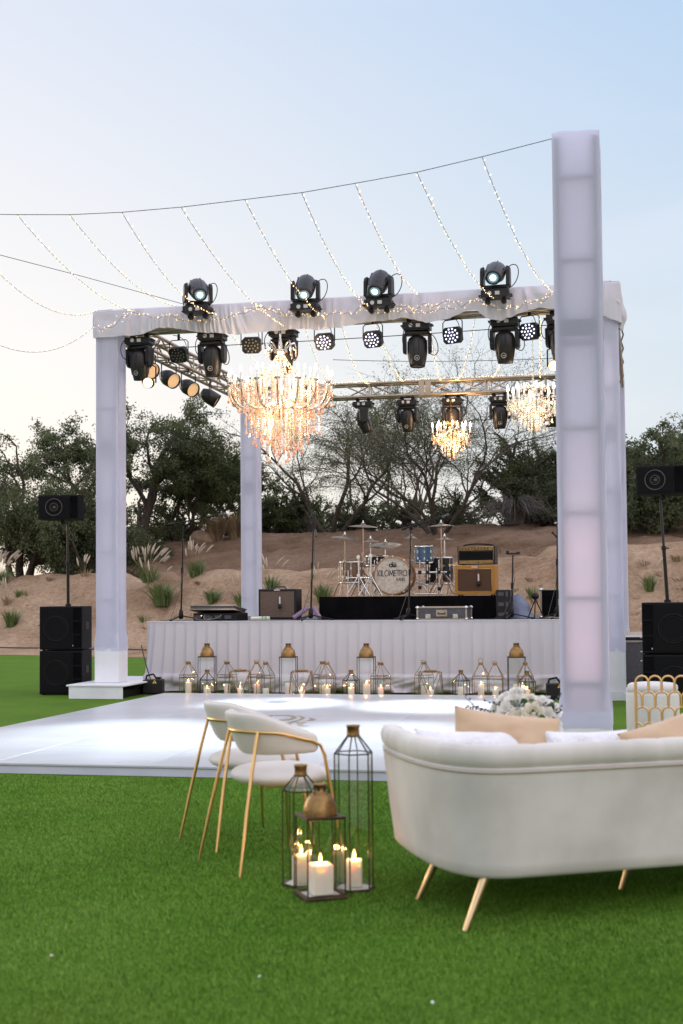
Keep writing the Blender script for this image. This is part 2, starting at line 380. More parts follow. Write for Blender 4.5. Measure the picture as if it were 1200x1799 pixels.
vs = [(x, turf_edge(x) + q, height(x, turf_edge(x) + q) - (.025 if q > 50 else -.006)) for x in xs for q in ts]
k = len(ts)
mb.add(vs, [(i * k + j, (i + 1) * k + j, (i + 1) * k + j + 1, i * k + j + 1) for i in range(len(xs) - 1) for j in range(k - 1)], 0, True)
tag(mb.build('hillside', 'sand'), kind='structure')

# turf: near field real blades over a dark green sheet
tm = bpy.data.materials.new('artificial_turf'); tm.use_nodes = True
t = tm.node_tree; b = t.nodes['Principled BSDF']; b.inputs['Roughness'].default_value = .9; b.inputs['Specular IOR Level'].default_value = .08
tcn = t.nodes.new('ShaderNodeTexCoord')
def tn(scale, detail, stretch=(1, 1, 1)):
    mp_ = t.nodes.new('ShaderNodeMapping'); mp_.inputs['Scale'].default_value = stretch
    n_ = t.nodes.new('ShaderNodeTexNoise'); n_.inputs['Scale'].default_value = scale; n_.inputs['Detail'].default_value = detail; n_.inputs['Roughness'].default_value = .7
    t.links.new(tcn.outputs['Object'], mp_.inputs[0]); t.links.new(mp_.outputs[0], n_.inputs['Vector']); return n_
na, nb = tn(55, 6), tn(1.1, 5)
ra = t.nodes.new('ShaderNodeValToRGB'); e = ra.color_ramp.elements; e[0].position = .28; e[0].color = (.045, .105, .008, 1); e[1].position = .75; e[1].color = (.165, .31, .035, 1)
rb = t.nodes.new('ShaderNodeValToRGB'); e = rb.color_ramp.elements; e[0].position = .3; e[0].color = (.78, .82, .78, 1); e[1].position = .7; e[1].color = (1.12, 1.08, 1.05, 1)
mx = t.nodes.new('ShaderNodeMix'); mx.data_type = 'RGBA'; mx.blend_type = 'MULTIPLY'; mx.inputs[0].default_value = 1
t.links.new(na.outputs[0], ra.inputs[0]); t.links.new(nb.outputs[0], rb.inputs[0]); t.links.new(ra.outputs[0], mx.inputs[6]); t.links.new(rb.outputs[0], mx.inputs[7])
t.links.new(mx.outputs[2], b.inputs['Base Color'])
bp = t.nodes.new('ShaderNodeBump'); bp.inputs['Strength'].default_value = .9; bp.inputs['Distance'].default_value = .03
t.links.new(na.outputs[0], bp.inputs['Height']); t.links.new(bp.outputs[0], b.inputs['Normal'])
M['turf'] = tm
mb = MB(); xx = [-60, -40] + [-30 + .5 * i for i in range(90)] + [20, 45]
mb.add([(x, -30, 0) for x in xx] + [(x, turf_edge(x) + .05, 0) for x in xx], [(i, i + 1, len(xx) + i + 1, len(xx) + i) for i in range(len(xx) - 1)])
tag(mb.build('lawn', 'turf'), kind='structure')
import numpy as np
rng = np.random.default_rng(3)
NB = 1100000
dist = 2.9 + 7.6 * rng.random(NB) ** 1.25
ang = math.atan2(-.2131, .976) + (rng.random(NB) - .5) * .60
bx, by = dist * np.sin(ang), dist * np.cos(ang)
keep = ~((by > 9.40) & (bx > -6.05) & (bx < 1.3))
bx, by, dist = bx[keep], by[keep], dist[keep]; n_ = len(bx)
a = rng.random(n_) * 2 * np.pi; hh = .008 + .010 * rng.random(n_); wd = .0006 + .00019 * dist
def field(seed, lo, hi, n=9):
    r = np.random.default_rng(seed); v = np.zeros(n_)
    for _ in range(n):
        k = r.uniform(lo, hi); th = r.uniform(0, 6.28); v += np.sin(k * (bx * np.cos(th) + by * np.sin(th)) + r.uniform(0, 6.28))
    return v / n * 1.6
patch, coarse = field(1, 12, 45), field(2, 1.5, 7)
hh = hh * (1 + .16 * patch + .06 * coarse)
lean = .005 + .012 * rng.random(n_); la = .9 * patch + .5 * coarse + rng.random(n_) * 4.6
V = np.empty((n_, 3, 3), np.float32)
V[:, 0] = np.stack([bx - np.cos(a) * wd, by - np.sin(a) * wd, np.zeros(n_)], 1)
V[:, 1] = np.stack([bx + np.cos(a) * wd, by + np.sin(a) * wd, np.zeros(n_)], 1)
V[:, 2] = np.stack([bx + np.cos(la) * lean, by + np.sin(la) * lean, hh], 1)
me = bpy.data.meshes.new('grass_blades'); me.vertices.add(n_ * 3); me.loops.add(n_ * 3); me.polygons.add(n_)
me.vertices.foreach_set('co', V.ravel()); me.loops.foreach_set('vertex_index', np.arange(n_ * 3, dtype=np.int32))
me.polygons.foreach_set('loop_start', np.arange(0, n_ * 3, 3, dtype=np.int32))
GB = [mat('blade_dark', (.048, .130, .009), .7, c2=(.075, .16, .015), scale=.8, spec=.12), mat('blade_mid', (.135, .305, .026), .7, c2=(.18, .31, .04), scale=.9, spec=.12), mat('blade_pale', (.23, .41, .075), .7, c2=(.27, .40, .10), scale=.7, spec=.12)]
for m in GB: me.materials.append(m)
me.polygons.foreach_set('material_index', np.clip(np.round(.60 + .28 * patch + .30 * coarse + rng.normal(0, .68, n_)), 0, 2).astype(np.int32)); me.update()
o = bpy.data.objects.new('grass_blades', me); COL.objects.link(o); tag(o, 'short green turf blades of the lawn in front of the dance floor', 'grass', kind='stuff')
# ------------------------------------------------------------------ dance floor
fm = bpy.data.materials.new('white_gloss_floor'); fm.use_nodes = True
t = fm.node_tree; b = t.nodes['Principled BSDF']; b.inputs['Base Color'].default_value = (.68, .66, .72, 1)
b.inputs['Specular IOR Level'].default_value = .6
tcn = t.nodes.new('ShaderNodeTexCoord'); mp_ = t.nodes.new('ShaderNodeMapping'); mp_.inputs['Scale'].default_value = (.4, 6, 1)
n_1 = t.nodes.new('ShaderNodeTexNoise'); n_1.inputs['Scale'].default_value = 2.2; n_1.inputs['Detail'].default_value = 9; n_1.inputs['Roughness'].default_value = .7
t.links.new(tcn.outputs['Object'], mp_.inputs[0]); t.links.new(mp_.outputs[0], n_1.inputs['Vector'])
mr = t.nodes.new('ShaderNodeMapRange'); mr.inputs[1].default_value = .3; mr.inputs[2].default_value = .7; mr.inputs[3].default_value = .26; mr.inputs[4].default_value = .34
t.links.new(n_1.outputs[0], mr.inputs[0]); t.links.new(mr.outputs[0], b.inputs['Roughness'])
n_2 = t.nodes.new('ShaderNodeTexNoise'); n_2.inputs['Scale'].default_value = 1.3; n_2.inputs['Detail'].default_value = 6
t.links.new(tcn.outputs['Object'], n_2.inputs['Vector'])
r_ = t.nodes.new('ShaderNodeValToRGB'); r_.color_ramp.elements[0].position = .35; r_.color_ramp.elements[1].position = .7
r_.color_ramp.elements[0].color = (.42, .43, .45, 1); r_.color_ramp.elements[1].color = (.50, .505, .515, 1)
t.links.new(n_2.outputs[0], r_.inputs[0]); t.links.new(r_.outputs[0], b.inputs['Base Color'])
M['floor'] = fm
M['fascia'] = mat('pale_edge_board', (.50, .51, .60), .55, c2=(.57, .58, .66), scale=3)
M['monogram'] = mat('sand_vinyl', (.25, .205, .14), .55)
FX0, FX1, FY0, FY1, FZ = -6.0, -1.08, 9.49, 16.72, .08
df = thing('dance_floor', 'wide glossy white dance floor with a sand coloured monogram in its middle', 'dance floor', (0, 0, 0))
nx, ny = 4, 6
pw, pd = (FX1 - FX0) / nx, (FY1 - FY0) / ny
for i in range(nx):
    for j in range(ny):
        cx, cy = FX0 + (i + .5) * pw, FY0 + (j + .5) * pd
        mb = MB(); mb.box(-pw / 2 + .0015, pw / 2 - .0015, -pd / 2 + .0015, pd / 2 - .0015, .062, FZ)
        mb.build('floor_panel', 'floor', df, .004, 2, (cx, cy, 0))
mb = MB(); e_ = .012
mb.box(FX0 + e_, FX1 - e_, FY0 + e_, FY1 - e_, .002, .060)
mb.build('edge_board', 'fascia', df)
def zp(q): return gz(440 + q[0] / 6, 1210 + q[1] / 6, FZ + .002)
polys = [[(135, 280), (250, 277), (215, 297), (150, 322), (105, 319), (165, 296)],
  [(250, 277), (400, 277), (460, 284), (490, 295), (480, 312), (430, 330), (340, 336), (250, 325), (250, 318), (340, 325), (410, 316), (436, 302), (415, 290), (360, 284), (250, 284)],
  [(490, 279), (545, 288), (580, 304), (555, 324), (490, 342), (400, 352), (470, 337), (520, 322), (538, 304), (515, 290)],
  [(610, 303), (665, 312), (695, 324), (660, 335), (560, 343), (618, 330), (625, 315)],
  [(330, 388), (350, 372), (395, 356), (480, 343), (500, 348), (445, 358), (425, 375), (390, 386)],
  [(487, 350), (565, 352), (592, 360), (550, 370), (560, 384), (630, 393), (540, 396), (500, 392), (490, 375)],
  [(40, 300), (130, 290), (105, 300), (60, 310), (30, 330), (60, 352), (130, 362), (60, 366), (0, 345), (0, 315)],
  [(130, 345), (230, 335), (330, 340), (260, 350), (200, 372), (140, 378), (180, 360)]]
mb = MB()
for pl in polys: mb.add([zp(q) for q in pl], [tuple(range(len(pl)))[::-1]])
mb.build('monogram', 'monogram', df)

# ------------------------------------------------------------------ stage with its pleated skirt
SX0, SX1, SY0, SY1, SZ = -6.66, -.42, 18.0, 22.95, .97
st = thing('stage', 'low stage with a pleated white cloth skirt facing the dance floor', 'stage', ((SX0 + SX1) / 2, SY0, 0))
ox, oy = (SX0 + SX1) / 2, SY0
mb = MB(); mb.box(SX0 - ox, SX1 - ox, 0, SY1 - SY0, SZ - .08, SZ); mb.build('deck', mat('stage_deck', (.05, .047, .045), .7, c2=(.08, .075, .07), scale=7), st, .004, 1)
for i in range(6):
    mb = MB(); mb.bar((SX0 - ox + .25 + i * 1.15, .3, 0), (SX0 - ox + .25 + i * 1.15, .3, SZ - .08), .025, 8); mb.build('support_leg', 'alu', st)
path = [(SX0, SY1), (SX0, SY0), (SX1, SY0), (SX1, SY1)]
lens_ = [4.95, SX1 - SX0, 4.95]; tot = sum(lens_)
def skirt_pt(u, v):
    s_ = u * tot; k_ = 0
    while k_ < 2 and s_ > lens_[k_]: s_ -= lens_[k_]; k_ += 1
    a, b_ = Vector(path[k_]), Vector(path[k_ + 1]); d = (b_ - a).normalized(); p = a + d * s_
    nrm = Vector((d.y, -d.x))
    ss = u * tot; z = SZ - .002 - v * (SZ - .022)
    ph = (ss / .152) % 1.0
    pl = (.034 * ph / .10 if ph < .10 else .034 * (1 - (ph - .10) / .90)) * (.35 + .65 * min(1, v * 2.2))
    out = .028 + pl + .03 * v * (.5 + noise.noise(Vector((ss * .8, 0, 2)))) + .012 * noise.noise(Vector((ss * 3.5, z * 3, 5))) * v
    lean_ = 0
    if k_ == 1 and s_ < .5: lean_ = -.12 * v * v * (1 - s_ / .5)
    if v > .77:
        q = (v - .77) / .23
        out += .05 * (1 if q > .02 else q / .02) + q * .12 * noise.noise(Vector((ss * 2.3, q * 1.6, 9))) - .16 * abs(noise.noise(Vector((ss * 4.1 + q * 2, q * 2.4, 3)))) * q
        z = z + .05 * q * noise.noise(Vector((ss * 1.7, 1, 20)))
        out -= .16 * sstep(.5, 1, q) * max(0, noise.noise(Vector((ss * 1.5, 7, 7))) + .15)
    return (p.x + nrm.x * out + lean_ - ox, p.y + nrm.y * out - oy, max(z, .012))
mb = MB(); mb.grid(skirt_pt, 900, 46); mb.build('skirt', 'skirt', st)
mb = MB(); mb.tube([(SX0 - .03 - ox, -.045, SZ + .001), (SX1 - ox, -.045, SZ + .001)], .006, 6); mb.build('edge_trim', 'whitepaint', st)

# ------------------------------------------------------------------ truss helpers
def box_truss(mb, a, b, size, cr=.024, br=.009, pitch=.5, mi=0):
    a, b = Vector(a), Vector(b); d = b - a; ln = d.length; d.normalize()
    u = Vector((0, 0, 1)) if abs(d.z) < .5 else Vector((0, 1, 0)); q = d.cross(u).normalized(); h = size / 2 - cr
    cs = [(i * u + j * q) * h for i, j in ((1, 1), (1, -1), (-1, -1), (-1, 1))]
    for c in cs: mb.bar(a + c, b + c, cr, 8, mi)
    n = max(1, round(ln / pitch)); st_ = ln / n
    for f in range(4):
        c0, c1 = cs[f], cs[(f + 1) % 4]
        for i in range(n):
            p, r = (c0, c1) if (i + f) % 2 else (c1, c0)
            mb.bar(a + d * st_ * i + p, a + d * st_ * (i + 1) + r, br, 5, mi)
        for i in range(0, n + 1, 2): mb.bar(a + d * st_ * i + c0, a + d * st_ * i + c1, br, 5, mi)
def sleeve_mesh(w, z0, z1, base_w=None, wob=0., seed=0):
    """four fabric walls round a square tower; the hem spreads over the base box"""
    mb = MB(); rows = int((z1 - z0) / .08); per = 40
    def f(u, v):
        z = z0 + (z1 - z0) * v; s_ = (u * 4) % 4; k_ = int(s_); t_ = s_ - k_
        h = w / 2 
        e_ = .045
        c = -1 + 2 * t_
        ins = .004 * (1 - c * c)
        rr = 1 - .012 * max(0, (abs(c) - .9) / .1)
        dx, dy = ((c, -1), (1, c), (-c, 1), (-1, -c))[k_]
        x, y = dx * h * rr, dy * h * rr
        if k_ in (0, 2): y -= (-1 if k_ == 0 else 1) * ins
        else: x -= (1 if k_ == 1 else -1) * ins
        if base_w and v < .06:
            q = 1 - v / .06; g = 1 + (base_w / w - 1) * sstep(.1, .5, q); x *= g; y *= g
            x += .004 * q * noise.noise(Vector((u * 22, v * 60, seed))); y += .004 * q * noise.noise(Vector((u * 25, v * 50, seed + 3)))
        zz = z
        if v > .995 and wob: zz += wob * noise.noise(Vector((x * 6, y * 6, seed + 1)))
        if v == 0: zz += .008 * noise.noise(Vector((u * 14, seed, 0)))
        return (x, y, zz)
    for k_ in range(4): mb.grid(lambda u, v: f((k_ + min(.9999, max(.0001, u))) / 4, v), 11, rows, 0, True)
    vs = [f(i / per, 1.0) for i in range(per)]
    mb.add(vs + [(0, 0, z1 - .02)], [(i, (i + 1) % per, per) for i in range(per)], 0, True)
    return mb
def tower_truss(mb, w, z0, z1, step=.64):
    h = w / 2 - .030
    for x, y in ((-h, -h), (h, -h), (h, h), (-h, h)): mb.bar((x, y, z0), (x, y, z1), .026, 8)
    z = .63
    while z < z1 + .1:
        zz = min(z, z1 - .05)
        for (ax, ay, bx_, by_), off in (((-h, -h, h, -h), 0), ((h, h, -h, h), .30), ((h, -h, h, h), .1), ((-h, h, -h, -h), .2)):
            if z0 < zz - off: mb.bar((ax, ay, zz - off), (bx_, by_, zz - off), .020, 6)
        z += .64
    for zc in (3.32,):
        mb.box(-h, h, -h - .02, -h - .012, zc - .07, zc + .07); mb.box(-h, h, h + .012, h + .02, zc - .07, zc + .07)
        mb.box(-h - .02, -h - .012, -h, h, zc - .07, zc + .07); mb.box(h + .012, h + .02, -h, h, zc - .07, zc + .07)

# ------------------------------------------------------------------ square truss frame over the stage
TX0, TX1, TY0, TY1, TW = -7.08, -.21, 17.08, 24.16, .31
TZ = 5.13
tf = thing('truss_frame', 'square lighting truss on four fabric wrapped posts standing over the stage', 'truss', ((TX0 + TX1) / 2, TY0, 0))
cx_, cy_ = (TX0 + TX1) / 2, TY0
for k_, (px_, py_, zb) in enumerate(((TX0 + TW / 2, TY0 + TW / 2, .185), (TX1 - TW / 2, TY0 + TW / 2, .095), (TX0 + TW / 2, TY1 - TW / 2, .1), (TX1 - TW / 2, TY1 - TW / 2, .1))):
    mb = MB(); tower_truss(mb, TW - .012, zb, TZ)
    p_ = mb.build('post', 'posttruss', tf, 0, 2, (px_ - cx_, py_ - cy_, 0))
    sleeve_mesh(TW, .60 if k_ < 2 else .5, 5.0, .345, 0, k_).build('fabric_sleeve', 'fabric', p_)
    mb = MB(); mb.box(-.168, .168, -.168, .168, zb, .645 if k_ < 2 else .55); mb.build('base_box', 'whitepaint', p_, .004, 2)
def beam(a, b, name='beam'):
    mb = MB(); box_truss(mb, (a[0] - cx_, a[1] - cy_, TZ - .145), (b[0] - cx_, b[1] - cy_, TZ - .145), .29, .027, .0135); return mb
h_ = TW / 2
fb = beam((TX0 + TW, TY0 + h_), (TX1 - TW, TY0 + h_)).build('beam', 'alu', tf)
mb = beam((TX0 + TW, TY1 - h_), (TX1 - TW, TY1 - h_))
for xx_ in (-.14, -.02): mb.box(xx_, xx_ + .1, TY1 - h_ - cy_ - .155, TY1 - h_ - cy_ - .146, TZ - .285, TZ - .005)
mb.build('beam', 'alu', tf)
beam((TX0 + h_, TY0 + TW), (TX0 + h_, TY1 - TW)).build('beam', 'alu', tf)
beam((TX1 - h_, TY0 + TW), (TX1 - h_, TY1 - TW)).build('beam', 'alu', tf)
# drape thrown over the front beam
hem = [(150, 592), (168, 593), (250, 588), (278, 577), (300, 576), (350, 584), (420, 588), (470, 583), (530, 578), (560, 580), (600, 575), (640, 567), (690, 562), (715, 558), (750, 568), (790, 560), (822, 545), (838, 545), (856, 561), (880, 564), (915, 550), (945, 541), (975, 543), (1062, 556), (1090, 566)]
hemz = [(gy(a, c, 17.02).x, gy(a, c, 17.02).z) for a, c in hem]
def hem_at(x):
    for (a, za), (c, zc) in zip(hemz, hemz[1:]):
        if a <= x <= c: return za + (zc - za) * (x - a) / (c - a)
    return hemz[0][1] if x < hemz[0][0] else hemz[-1][1]
dp = [Vector((TX0 - .012, TY0 + .75)), Vector((TX0 - .012, TY0 - .035)), Vector((TX1 + .02, TY0 - .035)), Vector((TX1 + .02, TY0 + .6))]
dl = [(dp[i + 1] - dp[i]).length for i in range(3)]; dt_ = sum(dl)
def drape_pt(u, v):
    s_ = u * dt_; k_ = 0
    while k_ < 2 and s_ > dl[k_]: s_ -= dl[k_]; k_ += 1
    d = (dp[k_ + 1] - dp[k_]).normalized(); p = dp[k_] + d * s_; nr = Vector((d.y, -d.x)); ss = u * dt_
    zb = hem_at(p.x) + .012 * noise.noise(Vector((ss * 9, 1, 1)))
    top = TZ + .022 + .010 * noise.noise(Vector((ss * 1.3, 4, 4)))
    if v < .18: q = v / .18; back = (1 - q) * .26; return (p.x - nr.x * back - cx_, p.y - nr.y * back - cy_, top + .004 * (1 - q))
    q = (v - .18) / .82
    z = top + (zb - top) * q
    gather = noise.noise(Vector((ss * .9, 2, 8)))
    sk_ = 2.6 * noise.noise(Vector((ss * .5, 3, 3)))
    w1 = .042 * (1 - 2.4 * abs(noise.noise(Vector((ss * 1.9 + sk_ * z * 1.4, z * .9, 3))))) + .030 * noise.noise(Vector((ss * 4.2 + sk_ * z * 2.2, z * 1.5, 9)))
    w1 += .010 * (1 - 2 * abs(noise.noise(Vector((ss * 9 + sk_ * z * 3, z * 2.5, 6)))))
    ed = min(1, abs(p.x - TX0) * 4 + .15, abs(p.x - TX1) * 4 + .15)
    out = .010 + .028 * sin(pi * q) * ed + w1 * min(1, q * 2.5) * ed
    return (p.x + nr.x * out - cx_, p.y + nr.y * out - cy_, z)
mb = MB(); mb.grid(drape_pt, 900, 30); mb.build('drape', 'drape', tf)
# loose cloth knotted over the right corner
mb = MB()
def knot(u, v):
    a = u * 2 * pi; z = 5.19 - v * .62
    r = (.04 + .13 * sin(min(1, v * 2.2) * pi / 2)) * (1 - .72 * sstep(.40, 1, v))
    r *= 1 + .30 * noise.noise(Vector((cos(a) * 1.6, sin(a) * 1.6, v * 3))) + .12 * sin(a * 7 + v * 4)
    off = .13 * sstep(.4, .8, v)
    return (TX1 - .12 + off + r * cos(a) - cx_, TY0 + .10 + r * sin(a) - cy_, z + .04 * noise.noise(Vector((a, v * 4, 2))))
mb.grid(knot, 44, 26, 0, True, cu=True); mb.build('knotted_cloth', 'drape', tf)
mb = MB()   # bundle of cable running down the back right post
q_ = [gy(1091 + 4 * (j % 2), y_, 23.86) for j, y_ in enumerate(range(552, 684, 12))]
mb.tube([(p.x - cx_, p.y - cy_, p.z) for p in q_], .016, 6)
mb.build('cable_bundle', 'wire', tf)
# plinth board under the left post
pl = thing('plinth', 'white low plinth box with an open right side under the left post', 'plinth', (-6.91, 17.5, 0))
mb = MB(); mb.box(-.40, .40, -.86, 1.10, .160, .182); mb.build('top_board', 'whitepaint', pl, .003, 1)
mb = MB(); mb.box(-.37, .37, -.845, -.825, .001, .158); mb.box(-.37, -.35, -.823, 1.08, .001, .158); mb.box(.352, .372, .30, 1.08, .105, .158); mb.build('side_boards', 'whitepaint', pl, .002, 1)
mb = MB(); mb.box(-.30, .30, -.7, 1.0, .004, .10); mb.build('ballast', 'blackmetal', pl, .01, 2)
pl = thing('plinth', 'thin white base board under the right post beside the tall column', 'plinth', (-.45, 17.6, 0))
mb = MB(); mb.box(-.30, .30, -.58, .6, .002, .09); mb.build('board', 'whitepaint', pl, .003, 1)

# ------------------------------------------------------------------ tall near column
tc_ = thing('fabric_column', 'tall near column wrapped in white stretch fabric glowing pink low down', 'column', (-.425, 10.60, 0))
mb = MB(); tower_truss(mb, .348, .02, 4.79); mb.build('inner_truss', 'innertruss', tc_)
sleeve_mesh(.362, .30, 4.825, .405, .03, 9).build('fabric_sleeve', 'fabric', tc_)
mb = MB(); mb.box(-.196, .196, -.196, .196, .001, .42); mb.build('base_box', 'whitepaint', tc_, .004, 2)
mb = MB(); mb.lathe([(.001, .44), (.05, .44), (.06, .47), (.06, .58), (.045, .60), (.001, .60)], 16)
ul = mb.build('uplight', 'blackmetal', tc_)
mb = MB(); mb.lathe([(.001, .606), (.04, .606)], 16); mb.build('lens', emit('uplight_lens', (1, .45, .25), .6), ul)
for z_, e_ in ((.62, .16), (.95, .30), (1.3, .38), (1.65, .36), (2.0, .20), (2.35, .09)): lamp('POINT', 'uplight_glow', (0, 0, z_), e_, (1, .42, .28), tc_, .14)
# ------------------------------------------------------------------ moving head lamps
M['lens_rim'] = emit('lens_rim_cool', (.16, .30, .36), .35)
M['emblem'] = mat('pale_emblem', (.55, .50, .48), .5); M['emblem_red'] = mat('red_emblem', (.40, .03, .03), .5)
def moving_head(label, group, hanging, tilt, pan, lens, loc, rz=0.):
    t = thing('moving_head', label, 'stage light', loc, rz, group)
    fl = Matrix.Rotation(pi, 4, 'X') if hanging else Matrix.Identity(4)
    sgn = -1 if not hanging else 1          # side of the local frame that looks at the dance floor
    mb = MB(); mb.M = fl
    mb.cbox((0, 0, .062), (.345, .235, .085))
    mb.box(-.15, .15, -.10, .10, .105, .122)
    for s in (-1, 1):
        mb.tube([(s * .175, -.06, .05), (s * .20, -.055, .05), (s * .20, .055, .05), (s * .175, .06, .05)], .010, 6)
    base = mb.build('base', 'black', t, .016, 3)
    mb = MB(); mb.M = fl
    fy = sgn * .1185
    mb.tube([(-.065, fy - .002, .062), (-.065, fy + .002, .062)], .026, 14); mb.build('control_dial', 'emblem', base)
    mb = MB(); mb.M = fl; mb.cbox((.03, fy, .064), (.055, .004, .044)); mb.build('control_panel', 'emblem', base)
    for s in (-.1, .1):
        mb = MB(); mb.M = fl; mb.cbox((s, 0, .0), (.03, .05, .05)); mb.tube([(s, -.03, -.02), (s, .03, -.02)], .034, 10); mb.build('clamp', 'blackmetal', t)
    pr = Matrix.Rotation(pan, 4, 'Z')
    mb = MB(); mb.M = fl @ pr
    mb.box(-.16, .16, -.075, .075, .128, .175)
    for s in (-1, 1):
        q = [(s * .138, y, z) for y, z in ((-.085, .16), (.085, .16), (.078, .36), (.045, .42), (-.045, .42), (-.078, .36))]
        r = [(s * .186, y, z) for y, z in ((-.075, .16), (.075, .16), (.068, .35), (.04, .40), (-.04, .40), (-.068, .35))]
        n = 6; f = [tuple(range(n)), tuple(range(2 * n - 1, n - 1, -1))] + [(i + n, (i + 1) % n + n, (i + 1) % n, i) for i in range(n)]
        mb.add(q + r, f if s > 0 else [x[::-1] for x in f])
    mb.build('yoke', 'black', t, .012, 2)
    # head : own origin on the tilt axis
    T = fl @ pr @ Matrix.Translation((0, 0, .345)) @ Matrix.Rotation(tilt, 4, 'X')
    mb = MB(); mb.M = T
    prof = [(.001, -.165), (.07, -.16), (.11, -.13), (.126, -.08), (.130, 0), (.128, .06), (.116, .14), (.103, .20), (.096, .235), (.088, .240), (.072, .240), (.068, .229), (.001, .228)]
    mb.M = T @ Matrix.Diagonal((1, .92, 1, 1))
    mb.lathe(prof, 28)
    for k in range(6):
        a = k * pi / 3 + .3
        mb.tube([(.129 * cos(a), .129 * sin(a), z) for z in (-.10, .05)] + [(.112 * cos(a), .112 * sin(a), .16)], .008, 5)
    hd = mb.build('head', 'brown_cover', t)
    mb = MB(); mb.M = T; mb.lathe([(.038, .234), (.067, .233)], 24, cap=False)
    rim_ = mb.build('lens', 'lens_rim' if lens == 'lens_cool' else 'lens_off', hd)
    mb = MB(); mb.M = T; mb.lathe([(.001, .236), (.039, .2345)], 20); mb.build('lit_core' if lens == 'lens_cool' else 'lens_core', lens, hd)
    mb = MB(); mb.M = T @ Matrix.Translation((.0, sgn * .107, .145)) @ Matrix.Rotation(sgn * .17, 4, 'X')
    mb.tube(ring(.030, 18, ax='y'), .0035, 4, 0, True); mb.cbox((0, 0, 0), (.03, .004, .006)); mb.cbox((.006, 0, .006), (.016, .004, .005))
    mb.build('emblem', 'emblem', hd)
    mb = MB(); mb.M = fl @ pr
    mb.tube(bez((.13, .08, .15), (.30, .16, .2), (.32, .12, .55), (.16, .05, .42), 14), .006, 5); mb.build('cable_loop', 'blackmetal', t); mb = MB(); mb.M = fl @ pr
    mb.tube(bez((-.05, .11, .07), (-.15, .28, .0), (-.2, .22, .3), (-.17, .07, .3), 12), .006, 5)
    mb.build('cable_loop', 'blackmetal', t)
    return t, fl @ pr @ Matrix.Translation((0, 0, .345)) @ Matrix.Rotation(tilt, 4, 'X')
tops = [(348, 551, 'leftmost of the lit black moving lights standing on the draped beam, near its left end', .45, 2.12),
        (537, 547, 'lit black moving light standing on the beam just right of the big amber chandelier', .12, 2.28),
        (666, 540, 'lit moving light on the beam above the white led pars, nearest the beam middle', -.12, 2.32),
        (871, 524, 'rightmost lit black moving light standing on the draped beam next to the tall column', -.05, 2.08)]
spots = [(210, 1290), (480, 1235), (760, 1240), (640, 1292)]
for (px, py, lab, pan, tilt), (sx, sy) in zip(tops, spots):
    p = gy(px, py + 3, 16.80)
    t, T = moving_head(lab, 'lit moving heads on top of the beam', False, tilt, pan, 'lens_cool', p)
    q = p + (T @ Vector((0, 0, .26)))
    l = lamp('SPOT', 'beam_light', T @ Vector((0, 0, .27)), 3300, (.80, .93, 1), t);  l.data.color = (.80, .93, 1); l.data.spot_size = radians(24); l.data.spot_blend = 1; l.data.shadow_soft_size = .07
    tg = gz(sx, sy, .08)
    l.rotation_euler = (tg - (p + l.location)).to_track_quat('-Z', 'Y').to_euler()
HZ = TZ - .29 - .035
hang = [(373, 'black moving head hanging head down under the left third of the draped beam', .05, 0), (498, 'black moving head hanging right behind the crown of the big amber chandelier', 0, .3),
        (733, 'black moving head hanging between two lit white led pars near the beam middle', -.06, -.1), (887, 'black moving head hanging under the beam between the two bluest led pars', .10, .1),
        (985, 'black moving head half hidden by the left edge of the tall column', .0, .4)]
for px, lab, tilt, pan in hang:
    p = gy(px, 590, 17.2); p.z = HZ
    moving_head(lab, 'moving heads hanging under the front beam', True, tilt, pan, 'lens_off', p)
p = gz(255, 600, HZ - .03); p.z = HZ - .03
moving_head('black moving head hanging in the front left corner of the truss beside the white post', 'moving heads hanging under the front beam', True, .10, .25, 'lens_off', (-6.52, 17.25, HZ))
for px, lab, tilt, pan in ((638, 'black moving head turned side on, hanging farthest left on the far back beam', .35, 1.3), (716, 'black moving head hanging on the far back beam left of the smallest chandelier', .1, .1),
        (795, 'black moving head hanging directly behind the smallest chandelier on the far back beam', .05, 0), (878, 'black moving head on the far back beam left of the crystal chandelier near the column', .1, -.15), (968, 'black moving head on the far back beam hidden behind the crystal chandelier by the column', .1, .1)):
    p = gy(px, 710, 24.0); p.z = HZ
    moving_head(lab, 'moving heads hanging under the back beam', True, tilt, pan, 'lens_off', p)
# small amber lit spot in the left corner cluster and another by the tall column
def par_can(label, loc, aim, lens, r=.105, ln=.26, group=None, cat='stage light'):
    t = thing('par_can', label, cat, loc, 0, group)
    rot = Vector(aim).to_track_quat('Z', 'Y').to_matrix().to_4x4()
    T = Matrix.Translation((0, 0, -.27)) @ rot
    mb = MB(); mb.M = T; mb.lathe([(.001, -ln * .55), (r * .55, -ln * .55), (r * .8, -ln * .35), (r, -ln * .1), (r, ln * .45), (r * .93, ln * .45), (r * .90, ln * .36)], 22)
    hb = mb.build('can', 'brown_cover', t)
    mb = MB(); mb.M = T; mb.lathe([(.001, ln * .37), (r * .91, ln * .365)], 22); mb.build('lens', lens, hb)
    mb = MB(); sd_ = rot @ Vector((1, 0, 0)); sd_.z = 0; sd_.normalize(); s0 = sd_ * (r + .02)
    mb.tube([Vector((0, 0, -.27)) + s0, Vector((0, 0, -.06)) + s0, Vector((0, 0, -.03)) + s0 * .3, Vector((0, 0, -.03)) - s0 * .3, Vector((0, 0, -.06)) - s0, Vector((0, 0, -.27)) - s0], .010, 6)
    mb.bar((0, 0, -.035), (0, 0, .03), .014, 6); mb.build('bracket', 'blackmetal', t)
    return t
M['lens_warm'] = emit('par_lens_warm', (1, .62, .32), .26)
